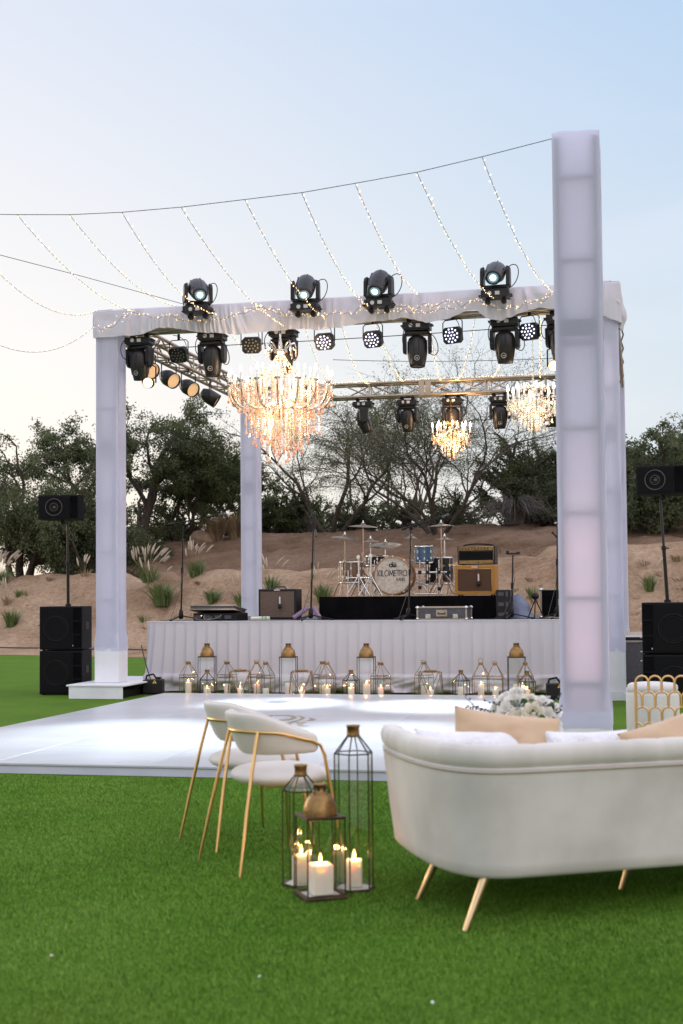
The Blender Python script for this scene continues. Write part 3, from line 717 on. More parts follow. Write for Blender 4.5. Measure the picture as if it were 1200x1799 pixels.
par_can('small spotlight with a bright amber lens under the corner moving head', gy(262, 637, 16.98), (.12, -1, -.15), 'lens_amber', .07, .2)
par_can('small spotlight with a bright amber lens peeping out beside the tall column', gy(974, 606, 17.2), (-.1, -1, -.1), 'lens_amber', .07, .2)
for px, py, y, lab in ((289, 640, 18.3, 'black par can with warm lens, nearest of the row on the left beam'), (313, 648, 19.2, 'second black par can from the front on the left beam, lens turned to the stage'), (337, 660, 20.1, 'third black par can along the left beam, slightly wider tilt'), (363, 676, 21.2, 'farthest black par can on the left beam seen from its dark side')):
    p = gy(px, py, y); p.x = -6.80; p = Vector((p.x, y, TZ - .30))
    par_can(lab, p, (.75, -.45, -.42) if px < 350 else (.9, .2, -.6), 'lens_warm', .12, .30, 'par cans along the left beam')
# ------------------------------------------------------------------ led pars
def led_par(label, loc, tilt, yaw, on):
    t = thing('led_par', label, 'led light', loc, 0, 'led pars under the front beam')
    R0 = Matrix.Translation((0, 0, -.23)) @ Matrix.Rotation(yaw, 4, 'Z') @ Matrix.Rotation(tilt, 4, 'X')
    w_, h2, c = .125, .105, .035
    oc = [(-w_ + c, -h2), (w_ - c, -h2), (w_, -h2 + c), (w_, h2 - c), (w_ - c, h2), (-w_ + c, h2), (-w_, h2 - c), (-w_, -h2 + c)]
    mb = MB(); mb.M = R0
    vs = [(x, -.035, z) for x, z in oc] + [(x, .045, z) for x, z in oc] + [(x * .75, .075, z * .75) for x, z in oc]
    f = [tuple(range(8)), tuple(range(23, 15, -1))] + [(i + k * 8 + 8, (i + 1) % 8 + k * 8 + 8, (i + 1) % 8 + k * 8, i + k * 8) for k in range(2) for i in range(8)]
    mb.add(vs, f); hs = mb.build('housing', 'black', t, .006, 2)
    mb = MB(); mb.M = R0; mb.lathe([(.0145, 0), (.001, .001)], 10)
    pos = [(0, 0)] + [(.045 * cos(a * pi / 3), .045 * sin(a * pi / 3)) for a in range(6)] + [(.088 * cos(a * pi / 5.5 + .2), .083 * sin(a * pi / 5.5 + .2)) for a in range(11)]
    rx = Matrix.Rotation(pi / 2, 4, 'X'); m1 = MB(); m1.lathe([(.0125, 0), (.0120, .004), (.001, .005)], 10); first = None
    for x, z in pos:
        if first is None: first = m1.build('led', 'led' if on else 'led_off', hs); o = first
        else: o = first.copy(); COL.objects.link(o)
        o.matrix_basis = R0 @ Matrix.Translation((x, -.036, z)) @ rx
    mb = MB(); mb.M = Matrix.Rotation(yaw, 4, 'Z')
    mb.tube([(-.14, 0, -.23), (-.14, 0, -.06), (-.11, 0, -.03), (.11, 0, -.03), (.14, 0, -.06), (.14, 0, -.23)], .007, 6); mb.bar((0, 0, -.03), (0, 0, .05), .02, 8)
    mb.build('bracket', 'blackmetal', t)
    mb = MB(); mb.tube(bez((.05, .06, -.2), (.12, .16, -.05), (.0, .1, .06), (-.1, .05, .05), 12), .005, 5); mb.build('cable_loop', 'blackmetal', t)
    return t
for px, py, lab, on, tl, yw in ((314, 592, 'unlit led par hanging in the left corner between two black moving heads', 0, .5, .1), (442, 588, 'unlit led par hanging left of the big amber chandelier', 0, .35, .35), (570, 583, 'lit white led par hanging just right of the big chandelier crown', 1, .45, .1), (655, 583, 'lit white led par hanging left of the middle moving head', 1, .42, -.05),
        (795, 572, 'lit bluish white led par hanging right of the middle moving head', 1, .18, -.15), (930, 570, 'brightest blue led par hanging above the crystal chandelier next to the column', 1, .08, -.2)):
    p = gy(px, py, 17.18 if px > 400 else 17.6); p.z = HZ + .03
    led_par(lab, p, tl, yw - .22, on)
# ------------------------------------------------------------------ chandeliers
def crystal_mat(name, c, tint):
    m = bpy.data.materials.new(name); m.use_nodes = True; t = m.node_tree; n = t.nodes; n.remove(n['Principled BSDF'])
    g = n.new('ShaderNodeBsdfGlossy'); g.inputs['Roughness'].default_value = .12; g.inputs[0].default_value = (*c, 1)
    r = n.new('ShaderNodeBsdfTranslucent'); r.inputs[0].default_value = (*tint, 1)
    a = n.new('ShaderNodeBsdfTransparent'); a.inputs[0].default_value = (*tint, 1)
    x = n.new('ShaderNodeMixShader'); x.inputs[0].default_value = .45; y = n.new('ShaderNodeMixShader'); y.inputs[0].default_value = .38
    t.links.new(g.outputs[0], x.inputs[1]); t.links.new(r.outputs[0], x.inputs[2]); t.links.new(x.outputs[0], y.inputs[1]); t.links.new(a.outputs[0], y.inputs[2])
    t.links.new(y.outputs[0], n['Material Output'].inputs[0]); return m
M['crystal_amber'] = crystal_mat('amber_crystal', (1, .92, .82), (1, .88, .76))
M['crystal_pink'] = crystal_mat('pink_crystal', (1, .78, .66), (1, .74, .60))
M['crystal_clear'] = crystal_mat('clear_crystal', (1, .97, .92), (1, .94, .85))
def strand_mesh(ln, pitch, r, drop, mats):
    mb = MB(); z = 0
    while z < ln - drop:
        mb.add([(r, 0, -z - r), (0, r, -z - r), (-r, 0, -z - r), (0, -r, -z - r), (0, 0, -z), (0, 0, -z - 2 * r)],
               [(0, 1, 4), (1, 2, 4), (2, 3, 4), (3, 0, 4), (1, 0, 5), (2, 1, 5), (3, 2, 5), (0, 3, 5)], 0)
        z += pitch
    if drop: mb.lathe([(.001, -ln + drop), (drop * .16, -ln + drop * .7), (drop * .30, -ln + drop * .3), (drop * .2, -ln + drop * .06), (.001, -ln)], 6, 1, False)
    me = bpy.data.meshes.new('crystal_strand'); me.from_pydata(mb.v, [], mb.f)
    for m in mats: me.materials.append(M[m])
    me.polygons.foreach_set('material_index', mb.mi); me.update(); return me
def chandelier(label, loc, R, arms, chain_top, rings, crown, mats, energy, inner=0, metal='chrome', warm=(1, .66, .36), sc=1.):
    t = thing('chandelier', label, 'chandelier', loc, .2)
    # chain
    mb = MB(); z = crown[1]; k = 0
    while z < chain_top:
        q = ring(.011 * sc + .004, 8, (0, 0, z + .018), 'x' if k % 2 else 'y'); mb.tube([(a, b, z + .018 + (c - z - .018) * 1.6) for a, b, c in q], .003, 4, 0, True); z += .034; k += 1
    mb.build('chain', metal, t)
    # stem
    zt = crown[1]
    mb = MB(); mb.lathe([(.001, zt), (.02, zt - .01), (.012, zt - .05), (.035 * sc, zt * .75), (.015, zt * .6), (.03 * sc, zt * .45), (.05 * sc, zt * .3), (.02, zt * .2), (.07 * sc, .02), (.10 * sc, -.05), (.06 * sc, -.16), (.02, -.24), (.04 * sc, -.40), (.001, -.46)], 16)
    mb.build('stem', metal, t)
    # crown with little curled arms
    cm = MB(); cr = crown[0]; zc = crown[2]
    cm.lathe([(.03 * sc, zc - .04), (cr * .45, zc - .01), (cr * .5, zc + .015), (cr * .3, zc + .03)], 16)
    for i in range(8):
        a = i * pi / 4; c, s = cos(a), sin(a)
        cm.tube([(c * q[0], s * q[0], q[1]) for q in [(cr * .3, zc), (cr * .62, zc + .10 * sc), (cr * .92, zc + .12 * sc), (cr, zc + .05 * sc), (cr * .9, zc + .02 * sc), (cr * .82, zc + .06 * sc)]], .007 * sc + .002, 5)
    cw = cm.build('crown', metal, t)
    drop_s = strand_mesh(.09 * sc + .03, .022, .009, .035, mats)
    for i in range(8):
        a = i * pi / 4; o = bpy.data.objects.new('crystal_drop', drop_s); COL.objects.link(o); o.parent = cw; o.location = (cr * cos(a), cr * sin(a), zc + .05 * sc)
    # arms
    am = MB(); am.tube(bez((.05, 0, -.10 * sc), (R * .45, 0, -.46 * sc), (R * 1.02, 0, -.36 * sc), (R, 0, -.015), 14), [.012 * sc + .003] * 15, 7)
    am.lathe([(.001, -.02), (.028 * sc, -.012), (.05 * sc, .012), (.045 * sc, .016), (.012, .0)], 14, 0, True, (R, 0, 0))
    a0 = am.build('arm', metal, t)
    cm_ = MB(); cm_.lathe([(.013, .0), (.013, .115), (.001, .118)], 8, 0, True, (R, 0, 0)); cm_.build('candle_tube', M.get('ivory') or 'emblem', a0)
    bm_ = MB(); bm_.lathe([(.004, .115), (.015, .135), (.017, .15), (.010, .178), (.001, .205)], 8, 0, True, (R, 0, 0)); bm_.build('bulb', 'bulb', a0)
    for i in range(1, arms):
        c = copy_tree(a0, t); c.rotation_euler = (0, 0, 2 * pi * i / arms); 
    if inner:
        c0 = copy_tree(a0, t); c0.scale = (.58, .58, .8); c0.location = (0, 0, .09 * sc)
        for i in range(1, inner):
            c = copy_tree(c0, t); c.rotation_euler = (0, 0, 2 * pi * i / inner + .2)
    # crystal strands on rings
    rg = random.Random(4)
    allst = []
    for (rr, n, z0, ln) in rings:
        for i in range(n):
            a = 2 * pi * (i + rg.random() * .8) / n; q = rr * (.88 + .2 * rg.random())
            allst.append((q * cos(a), q * sin(a), z0 + .10 * sc * (rg.random() - .5), ln * (.7 + .45 * rg.random()), rg.random() * 3))
    for i in range(arms):            # short pendants under every arm
        a = 2 * pi * i / arms
        for j in range(3):
            q = R * (.82 + .09 * j + .03 * rg.random()); allst.append((q * cos(a + .06 * (j - 1)), q * sin(a + .06 * (j - 1)), -.03 - .10 * sc * (j == 0), (.12 + .14 * rg.random()) * (.5 + .5 * sc), rg.random() * 3))
    lib = {}
    def sm(ln):
        k = max(2, round(ln / .05))
        if k not in lib: lib[k] = strand_mesh(k * .05, .030, .0132 * (.75 + .25 * sc), .065 * (.7 + .3 * sc), mats)
        return lib[k]
    allst.sort(key=lambda q: -(q[0] ** 2 + q[1] ** 2))
    for x, y, z, ln, rz in allst[:96]:
        o = bpy.data.objects.new('crystal_strand', sm(ln)); COL.objects.link(o); o.parent = t; o.location = (x, y, z); o.rotation_euler = (rg.gauss(0, .03), rg.gauss(0, .03), rz)
    if len(allst) > 96:
        im = MB()
        for x, y, z, ln, rz in allst[96:]:
            me = sm(ln); T = Matrix.Translation((x, y, z)) @ Matrix.Rotation(rz, 4, 'Z'); o0 = len(im.v)
            im.v += [tuple(T @ v.co) for v in me.vertices]
            for p_ in me.polygons: im.f.append(tuple(i + o0 for i in p_.vertices)); im.mi.append(p_.material_index); im.sm.append(False)
        tag(im.build('inner_crystal_strands', list(mats), t), kind='stuff')
    # swags of beads from arm to arm
    rb = .0095
    for i in range(arms):
        a, b = 2 * pi * i / arms, 2 * pi * (i + 1) / arms
        for (ra, za, rb2, zb, sg) in ((R * .95, -.02, R * .95, -.02, .13 * sc), (.06 * sc, crown[2] - .06, R * .8, -.02, .10 * sc)):
            bb = b if rb2 == ra else a; gm = MB()
            P_ = sag((ra * cos(a), ra * sin(a), za), (rb2 * cos(bb), rb2 * sin(bb), zb), sg, 9 if rb2 == ra else 16); gm.tube(P_, .0015, 3)
            for p in P_:
                x, y, z = p; gm.add([(x + rb, y, z), (x, y + rb, z), (x - rb, y, z), (x, y - rb, z), (x, y, z + rb), (x, y, z - rb)], [(0, 1, 4), (1, 2, 4), (2, 3, 4), (3, 0, 4), (1, 0, 5), (2, 1, 5), (3, 2, 5), (0, 3, 5)])
            gm.build('bead_swag', mats[0], t)
    lamp('POINT', 'bulb_glow', (0, 0, .22), energy * .5, warm, t, .18)
    lamp('POINT', 'bulb_glow', (0, 0, -.28 * sc), energy * .5, warm, t, .10)
    return t
M['ivory'] = mat('ivory_candle_tube', (.75, .70, .66), .4)
big = gy(493, 678, 16.88)
chandelier('big chandelier hung with amber and pink crystals under the front beam', big, .66, 16, 5.02 - big.z, [(.64, 18, .03, .26), (.60, 22, .06, .32), (.52, 26, .04, .46), (.46, 26, -.14, .50), (.40, 26, .10, .55), (.36, 24, -.20, .56), (.30, 20, .12, .60), (.26, 18, -.28, .56), (.18, 14, -.34, .54), (.10, 10, -.40, .54), (.22, 12, .2, .4)], (.20, .68, .44), ('crystal_amber', 'crystal_pink'), 72, 8, 'chrome', (1, .72, .46))
c2 = gy(937, 704, 17.25)
chandelier('clear crystal chandelier hanging from the front beam beside the tall column', c2, .32, 8, 4.75 - c2.z, [(.30, 14, .0, .16), (.27, 14, .05, .20), (.21, 14, -.02, .28), (.15, 12, .06, .30), (.12, 10, -.10, .28), (.06, 7, -.12, .28)], (.15, .28, .16), ('crystal_clear', 'crystal_clear'), 22, 5, 'chrome', (1, .72, .44), .5)
c3 = gy(793, 762, 23.6)
chandelier('smallest chandelier of warm crystals hanging near the far back beam', c3, .33, 8, 4.86 - c3.z, [(.30, 14, .0, .16), (.27, 14, .05, .20), (.21, 14, -.02, .28), (.15, 12, .06, .30), (.12, 10, -.10, .30), (.06, 7, -.14, .30)], (.13, .26, .15), ('crystal_clear', 'crystal_amber'), 70, 5, 'brass', (1, .62, .33), .5)
# ------------------------------------------------------------------ cables and fairy lights
def cable(name, label, pts, r=.006, m='wire', cat='cable', group=None):
    mb = MB(); mb.tube(pts, r, 5); o = mb.build(name, m); return tag(o, label, cat, group)
ctl = [(-.606, 4.843), (-1.153, 4.743), (-1.665, 4.66), (-2.178, 4.606), (-2.62, 4.562), (-3.098, 4.54), (-3.645, 4.515), (-4.162, 4.508), (-4.629, 4.52), (-5.103, 4.553), (-5.9, 4.62), (-6.9, 4.78)]
cable('catenary_cable', 'thin dark cable sagging from the tall column across the sky to the left', [(x, 10.6, z) for x, z in ctl], .0032)
cable('guy_cable', 'taut dark cable running from the upper left sky down to the draped beam', [gy(-60, 435, 14.0), gy(0, 448, 14.0), gy(150, 487, 15.5), gy(325, 535, 17.0)], .004)
cable('power_cable', 'black cable strung level below the front beam between the hanging lights', sag((-6.7, 17.34, 4.66), (-.6, 17.34, 4.72), .03, 30), .006)
cable('power_cable', 'thin dark cable crossing the sky behind the hanging lights to the column', sag(gy(585, 632, 20.5), gy(1000, 628, 20.5), .04, 20), .005)
bulb_me = None
def light_string(label, pts, n, seed, group, loose=0.):
    global bulb_me
    t = thing('light_string', label, 'string lights', pts[0], 0, group); o0 = Vector(pts[0]); rg = random.Random(seed)
    P = [Vector(p) - o0 for p in pts]
    mb = MB(); mb.tube(P, .0030, 4); mb.build('cord', 'wirepale', t)
    L_ = [0]
    for a, b in zip(P, P[1:]): L_.append(L_[-1] + (b - a).length)
    for i in range(n):
        s_ = L_[-1] * (i + .3 + .4 * rg.random()) / n; k = 0
        while k < len(P) - 2 and L_[k + 1] < s_: k += 1
        f = (s_ - L_[k]) / max(1e-6, L_[k + 1] - L_[k]); p = P[k].lerp(P[k + 1], f)
        a = rg.random() * 6.28
        if bulb_me is None:
            m_ = MB(); m_.lathe([(.001, -.003), (.0040, .002), (.0046, .007), (.003, .013), (.001, .017)], 6); bulb_me = m_.build('bulb', 'fairy', t); o = bulb_me
        else: o = bulb_me.copy(); COL.objects.link(o); o.parent = t
        o.location = p + Vector((cos(a), -abs(sin(a)), 1.2 * rg.random() - .6)) * (loose * rg.random() + .010)
        o.rotation_euler = (rg.random() * 2 - 1, rg.random() * 2 - 1, a); s2 = (.72 + .55 * rg.random()) * (.72 if loose else 1); o.scale = (s2, s2, s2)
    return t
cabx = {}
def cable_at(px):
    p = gy(px, 360, 10.6); x = p.x
    for (a, za), (c, zc) in zip(ctl, ctl[1:]):
        if c <= x <= a: return Vector((x, 10.6, za + (zc - za) * (x - a) / (c - a)))
    return Vector((x, 10.6, ctl[-1][1]))
runs = [(30, 235, 548), (122, 310, 538), (214, 380, 552), (318, 500, 574), (430, 575, 562), (530, 650, 540), (624, 735, 520), (733, 870, 527), (848, 970, 514)]
words_ = ['second to leave the cable from the left edge', 'third to leave the cable from the left edge', 'ending by the leftmost lit moving light', 'ending over the crown of the big chandelier', 'passing the moving light beside the big chandelier', 'ending beside the beam top moving light nearest the middle', 'starting above the middle of the draped beam', 'ending at the rightmost beam top moving light', 'nearest the tall column']
rg = random.Random(11)
for (a, bx_, by_), wd_ in zip(runs, words_):
    A = cable_at(a); B = gy(bx_, by_, 16.97)
    light_string('sloping fairy light string ' + wd_, sag(A, B, .10 + .10 * rg.random(), 26), 40, a, 'sloping fairy light strings')
light_string('sloping fairy light string low in the left sky, first from the left edge', sag(Vector((-5.75, 10.6, 4.61)), gy(172, 546, 16.97), .35, 24), 40, 5, 'sloping fairy light strings')
light_string('lowest sagging fairy light string entering from the left edge to the beam corner', sag(Vector((-6.6, 10.6, 4.72)), gy(168, 571, 16.97), .75, 26), 44, 6, 'sloping fairy light strings')
# garlands along the drape
def garland(px0, px1, seed, lab):
    pts = []; n = 90; rg = random.Random(seed)
    for i in range(n + 1):
        u = i / n; px = px0 + (px1 - px0) * u
        base = 562 + (526 - 562) * (px - 170) / 800
        py = base + 9 * sin(u * 11 + seed * 2) + 16 * noise.noise(Vector((u * 9, seed, 0))) + 8 * noise.noise(Vector((u * 30, seed, 4))) + 3
        pts.append(gy(px, py, 16.90 - .02 * sin(u * 30)))
    light_string(lab, pts, 84, seed, 'fairy light garlands along the draped beam', .055)
garland(172, 520, 1, 'tangled fairy light garland across the left half of the beam drape'); garland(430, 800, 2, 'tangled fairy light garland across the middle of the beam drape'); garland(640, 972, 3, 'tangled fairy light garland across the right end of the beam drape')
# strings from the front beam to the back beam
bk = [(310, 340, 420), (430, 470, 560), (530, 590, 600), (650, 700, 720), (735, 770, 800), (640, 850, 880)]
for i, (a, b_, lab) in enumerate(((400, 520, 'left of the big chandelier'), (535, 590, 'just right of the big chandelier'), (600, 650, 'below the two left white led pars'), (660, 710, 'left of the middle moving head'), (755, 775, 'right of the middle moving head'), (835, 800, 'between the two right moving heads'), (905, 865, 'ending above the clear chandelier'))):
    A = gy(a, 590 - (a - 400) * .06, 17.3); A.z = 4.84; B = gy(b_, 690, 24.0); B.z = 5.12
    light_string('sagging fairy light string running back under the truss, ' + lab, sag(A, B, .14 + .05 * (i % 3), 24), 48, 30 + i, 'fairy light strings between front and back beams')
def cluster(px0, px1, seed, lab):
    pts = [gy(px0 + (px1 - px0) * i / 30, 690 - (px0 + (px1 - px0) * i / 30 - 600) * .075 + 3 * sin(i * 1.3), 23.98) for i in range(31)]
    for p in pts: p.z = 5.135 + .02 * rg.random()
    light_string(lab, pts, 60, seed, 'fairy lights lying along the back beam')
cluster(590, 760, 51, 'fairy lights lying along the left half of the back beam'); cluster(770, 960, 52, 'fairy lights lying along the right half of the back beam')
light_string('short hanging fairy light string dropping beside the clear crystal chandelier', [gy(950, y, 17.3) for y in range(560, 665, 8)], 34, 60, None)
# ------------------------------------------------------------------ loudspeakers
M['emblem_dim'] = mat('dim_emblem', (.10, .085, .075), .4, .5)
def subwoofer(label, loc, rz, mirror=1, group='subwoofers beside the stage'):
    t = thing('subwoofer', label, 'subwoofer', loc, rz, group); w_, h2, d = .58, .595, .66
    mb = MB(); mb.box(-w_ / 2, w_ / 2, -d / 2, d / 2, .012, h2); mb.build('cabinet', 'blackgrain', t, .008, 2)
    x0, x1 = (-w_ / 2 + .012, w_ / 2 - .14) if mirror > 0 else (-w_ / 2 + .14, w_ / 2 - .012)
    mb = MB(); mb.box(x0, x1, -d / 2 - .012, -d / 2 - .001, .03, h2 - .018); g = mb.build('grille', 'grille', t, .005, 2)
    c = ((x0 + x1) / 2, -d / 2 - .014, h2 / 2)
    mb = MB(); mb.tube(ring(.165, 36, c, 'y'), .006, 5, 0, True); mb.tube(ring(.140, 36, c, 'y'), .003, 5, 0, True); mb.build('driver_ring', 'blackmetal', g)
    s0, s1 = (w_ / 2 - .125, w_ / 2 - .012) if mirror > 0 else (-w_ / 2 + .012, -w_ / 2 + .125)
    mb = MB(); mb.box(s0, s1, -d / 2 - .006, -d / 2 - .001, .03, h2 - .018); p_ = mb.build('port', M['blackcloth'], t)
    for k in range(4): mb = MB(); z = .03 + (h2 - .048) * k / 3; mb.box(s0, s1, -d / 2 - .016, -d / 2 - .0065, z - .006, z + .006); mb.build('port_brace', 'blackgrain', p_)
    mb = MB()
    for x in (-.24, .24):
        for y in (-.28, .28): mb.lathe([(.022, 0), (.026, .011)], 10, 0, True, (x, y, 0))
    mb.build('feet', 'blackmetal', t)
    mb = MB(); mb.cbox((w_ / 2 + .002, 0, .33), (.006, .2, .10)); mb.cbox((-w_ / 2 - .002, 0, .33), (.006, .2, .10)); mb.build('handle', 'blackmetal', t, .004, 1)
    mb = MB(); mb.cbox((s0 + (.004 if mirror > 0 else .10), -d / 2 - .018, .065), (.012, .003, .018)); mb.build('badge', 'chrome', t)
    mb = MB()
    for k in range(4): mb.cbox((-w_ / 2 - .012, -d / 2 + .03, .03 + k * .165), (.022, .03, .014))
    mb.build('stacking_tabs', 'chrome', t)
    return t
def loudspeaker(label, loc, rz, flip=1):
    t = thing('loudspeaker', label, 'loudspeaker', loc, rz, 'loudspeakers on poles')
    mb = MB(); h2 = .335
    o = [(-.29, -.2), (.27, -.2), (.33, -.14), (.24, .22), (-.24, .22)]
    o = [(x * flip, y) for x, y in o]; 
    if flip < 0: o = o[::-1]
    n = len(o); mb.add([(x, y, 0) for x, y in o] + [(x, y, h2) for x, y in o], [tuple(range(n))[::-1], tuple(range(n, 2 * n))] + [(i, (i + 1) % n, (i + 1) % n + n, i + n) for i in range(n)])
    mb.build('cabinet', 'blackgrain', t, .008, 2)
    x0, x1 = sorted((-.27 * flip, .13 * flip))
    mb = MB(); mb.box(x0, x1, -.212, -.201, .02, h2 - .02); g = mb.build('grille', 'grille', t, .004, 1)
    c = ((x0 + x1) / 2, -.214, h2 / 2)
    mb = MB(); mb.tube(ring(.115, 30, c, 'y'), .006, 5, 0, True); mb.tube(ring(.055, 24, c, 'y'), .004, 5, 0, True); mb.build('driver_ring', 'emblem_dim', g)
    mb = MB(); q = [(c[0] + a, -.215, c[2] + b) for a, b in ((-.035, -.028), (.035, -.028), (.035, .028), (-.035, .028))]; mb.tube(q, .003, 4, 0, True); mb.cbox((c[0] + .006, -.215, c[2]), (.034, .003, .026)); mb.build('badge', 'emblem_dim', g)
    x0, x1 = sorted((.15 * flip, .255 * flip)); mb = MB(); mb.box(x0, x1, -.207, -.201, .02, h2 - .02); mb.build('horn', M['blackcloth'], t)
    mb = MB(); X = .29 * flip
    mb.tube([(X + .02 * flip, -.02, .24), (X + .028 * flip, -.02, .25), (X + .028 * flip, -.02, .10), (X + .02 * flip, -.02, .09)], .010, 6); mb.build('handle', 'blackmetal', t)
    mb = MB(); mb.lathe([(.03, -.06), (.03, -.005), (.05, -.001)], 14); mb.build('pole_socket', 'blackmetal', t)
    return t
def pole(label, a, b):
    t = thing('speaker_pole', label, 'pole', a); d = Vector(b) - Vector(a)
    mb = MB(); mb.tube([(0, 0, 0), d * .52], .021, 12); mb.build('lower_tube', 'blackmetal', t)
    mb = MB(); mb.tube([d * .52, d], .016, 12); mb.build('upper_tube', 'brown_cover', t)
    mb = MB(); mb.tube([d * .50, d * .54], .028, 12); mb.tube([(0, 0, 0), (0, 0, .03)], .04, 12); mb.bar(d * .52, d * .52 + Vector((.06, 0, 0)), .008); mb.build('collar', 'blackmetal', t)
lx, ly = -7.74, 17.62
subwoofer('black subwoofer at the bottom of the left stack, standing on the lawn', (lx, ly, 0), .2)
subwoofer('black subwoofer on top of the left stack, under the speaker pole', (lx, ly, .60), .2)
pole('black speaker pole rising from the left subwoofer stack', (lx + .03, ly, 1.196), (lx + .02, ly, 2.34))
loudspeaker('black loudspeaker on the left pole in front of the grey green trees', (lx - .05, ly, 2.385), .16)
rx_, ry_ = .305, 16.55
subwoofer('black subwoofer at the bottom of the right stack behind the gold lattice chair', (rx_, ry_, 0), -.03, -1)
subwoofer('black subwoofer on top of the right stack below the right speaker pole', (rx_, ry_, .60), -.03, -1)
pole('black speaker pole rising from the right subwoofer stack', (rx_ + .0, ry_, 1.196), (rx_ - .06, ry_, 2.42))
loudspeaker('black loudspeaker on the right pole cut by the right edge of the photo', (rx_ - .03, ry_, 2.46), -.10)
# ------------------------------------------------------------------ flight cases
def flight_case(label, loc, dx, dy, dz, rz=0, open_top=False, latch=2, side='caseside'):
    t = thing('flight_case', label, 'flight case', loc, rz)
    mb = MB(); mb.box(-dx / 2, dx / 2, -dy / 2, dy / 2, .002, dz); mb.build('body', side, t, .004, 1)
    mb = MB(); e = .012
    for x in (-1, 1):
        for y in (-1, 1): mb.cbox((x * dx / 2, y * dy / 2, dz / 2 + .002), (2 * e, 2 * e, dz + .006))
        for z in (.012, dz): mb.cbox((x * dx / 2, 0, z), (2 * e, dy + .004, 2 * e * .9))
    for y in (-1, 1):
        for z in (.012, dz): mb.cbox((0, y * dy / 2, z), (dx + .004, 2 * e, 2 * e * .92))
    mb.build('edging', 'alu', t, .003, 1)
    mb = MB()
    for x in (-1, 1):
        for y in (-1, 1):
            for z in (.016, dz - .004): mb.ball((x * dx / 2, y * dy / 2, z), .026, 10)
    mb.build('corner_caps', 'chrome', t)
    for k in range(latch):
        x = 0 if latch == 1 else -dx * .28 + k * dx * .56; mb = MB(); mb.cbox((x, -dy / 2 - .010, dz * .30), (.07, .014, .06)); mb.tube(ring(.018, 12, (x, -dy / 2 - .019, dz * .30), 'y'), .004, 5, 0, True); mb.build('latch', 'chrome', t, .003, 1)
    mb = MB(); mb.cbox((0, -dy / 2 - .008, dz * .55), (.15, .010, .09)); h_ = mb.build('handle_plate', 'alu', t, .003, 1)
    mb = MB(); mb.tube([(-.045, -dy / 2 - .015, dz * .62), (-.045, -dy / 2 - .03, dz * .50), (.045, -dy / 2 - .03, dz * .50), (.045, -dy / 2 - .015, dz * .62)], .008, 6); mb.build('handle', 'black', h_)
    return t
p = gy(781, 1090, 18.28)
flight_case('low silver edged flight case with two latches lying on the stage lip before the riser', (p.x, 18.28, SZ), .66, .36, .17, -.06)
# mixer rack on the left of the stage
p = gy(386, 1088, 18.4)
t = thing('mixer_rack', 'open low rack with silver lid on the stage left of the combo amplifier', 'mixer rack', (p.x, 18.45, SZ), -.12)
mb = MB(); mb.box(-.33, .33, -.2, .2, .002, .11); mb.build('rack_body', 'blackmetal', t, .005, 1)
mb = MB()
for x in (-.26, -.12, .05, .2): mb.cbox((x, -.205, .055), (.10, .008, .05))
mb.build('front_panels', 'caseside', t, .002, 1)
mb = MB(); mb.M = Matrix.Translation((-.03, -.02, .13)) @ Matrix.Rotation(-.16, 4, 'X'); mb.box(-.34, .33, -.2, .2, .0, .055); mb.build('lid', 'caseside', t, .004, 1)
mb = MB(); mb.M = Matrix.Translation((-.03, -.02, .13)) @ Matrix.Rotation(-.16, 4, 'X')
for z in (0, .055): mb.tube([(-.35, -.205, z), (.34, -.205, z), (.34, .2, z), (-.35, .2, z)], .011, 6, 0, True)
mb.build('silver_edging', 'alu', t)
mb = MB(); mb.tube(bez((-.15, -.2, .09), (-.16, -.32, .02), (-.05, -.3, .0), (-.04, -.2, .06)), .006, 5); mb.tube(bez((.1, -.2, .09), (.1, -.3, .0), (-.3, -.3, .0), (-.3, -.2, .05)), .006, 5); mb.build('cables', 'wirepale', t)
mb = MB(); mb.cbox((-.2, -.21, .075), (.012, .004, .008)); mb.build('indicator_lamp', 'lens_amber', t)
# tall case and keyboard at the right, beyond the column
p = gy(1112, 1190, 18.9)
t = flight_case('large grey flight case with butterfly latch standing beside the stage right of the column', (.28, 19.0, 0), 1.05, .6, .66, 0, latch=1)
p = (.10, 18.95, .675)
t = thing('keyboard', 'electronic keyboard on top of the large grey flight case', 'keyboard', p, .0)
mb = MB(); mb.box(-.38, .34, -.16, .16, 0, .05); mb.build('body', 'black', t, .01, 2)
mb = MB()
for i in range(26): mb.box(-.36 + i * .026, -.36 + i * .026 + .024, -.165, -.04, .044, .058)
mb.build('keys', 'whitepaint', t)
mb = MB(); mb.M = Matrix.Translation((-.06, .10, .055)) @ Matrix.Rotation(.5, 4, 'X'); mb.box(-.28, .26, -.09, .06, 0, .03); mb.build('control_panel', 'alu', t, .006, 1)
# case at the right end of the stage
p = gy(985, 1090, 19.0)
flight_case('upright black case with silver frame standing at the right end of the stage', (gy(992, 1090, 19.4).x, 19.4, SZ), .62, .4, .40, 0, latch=0, side='blackcloth')
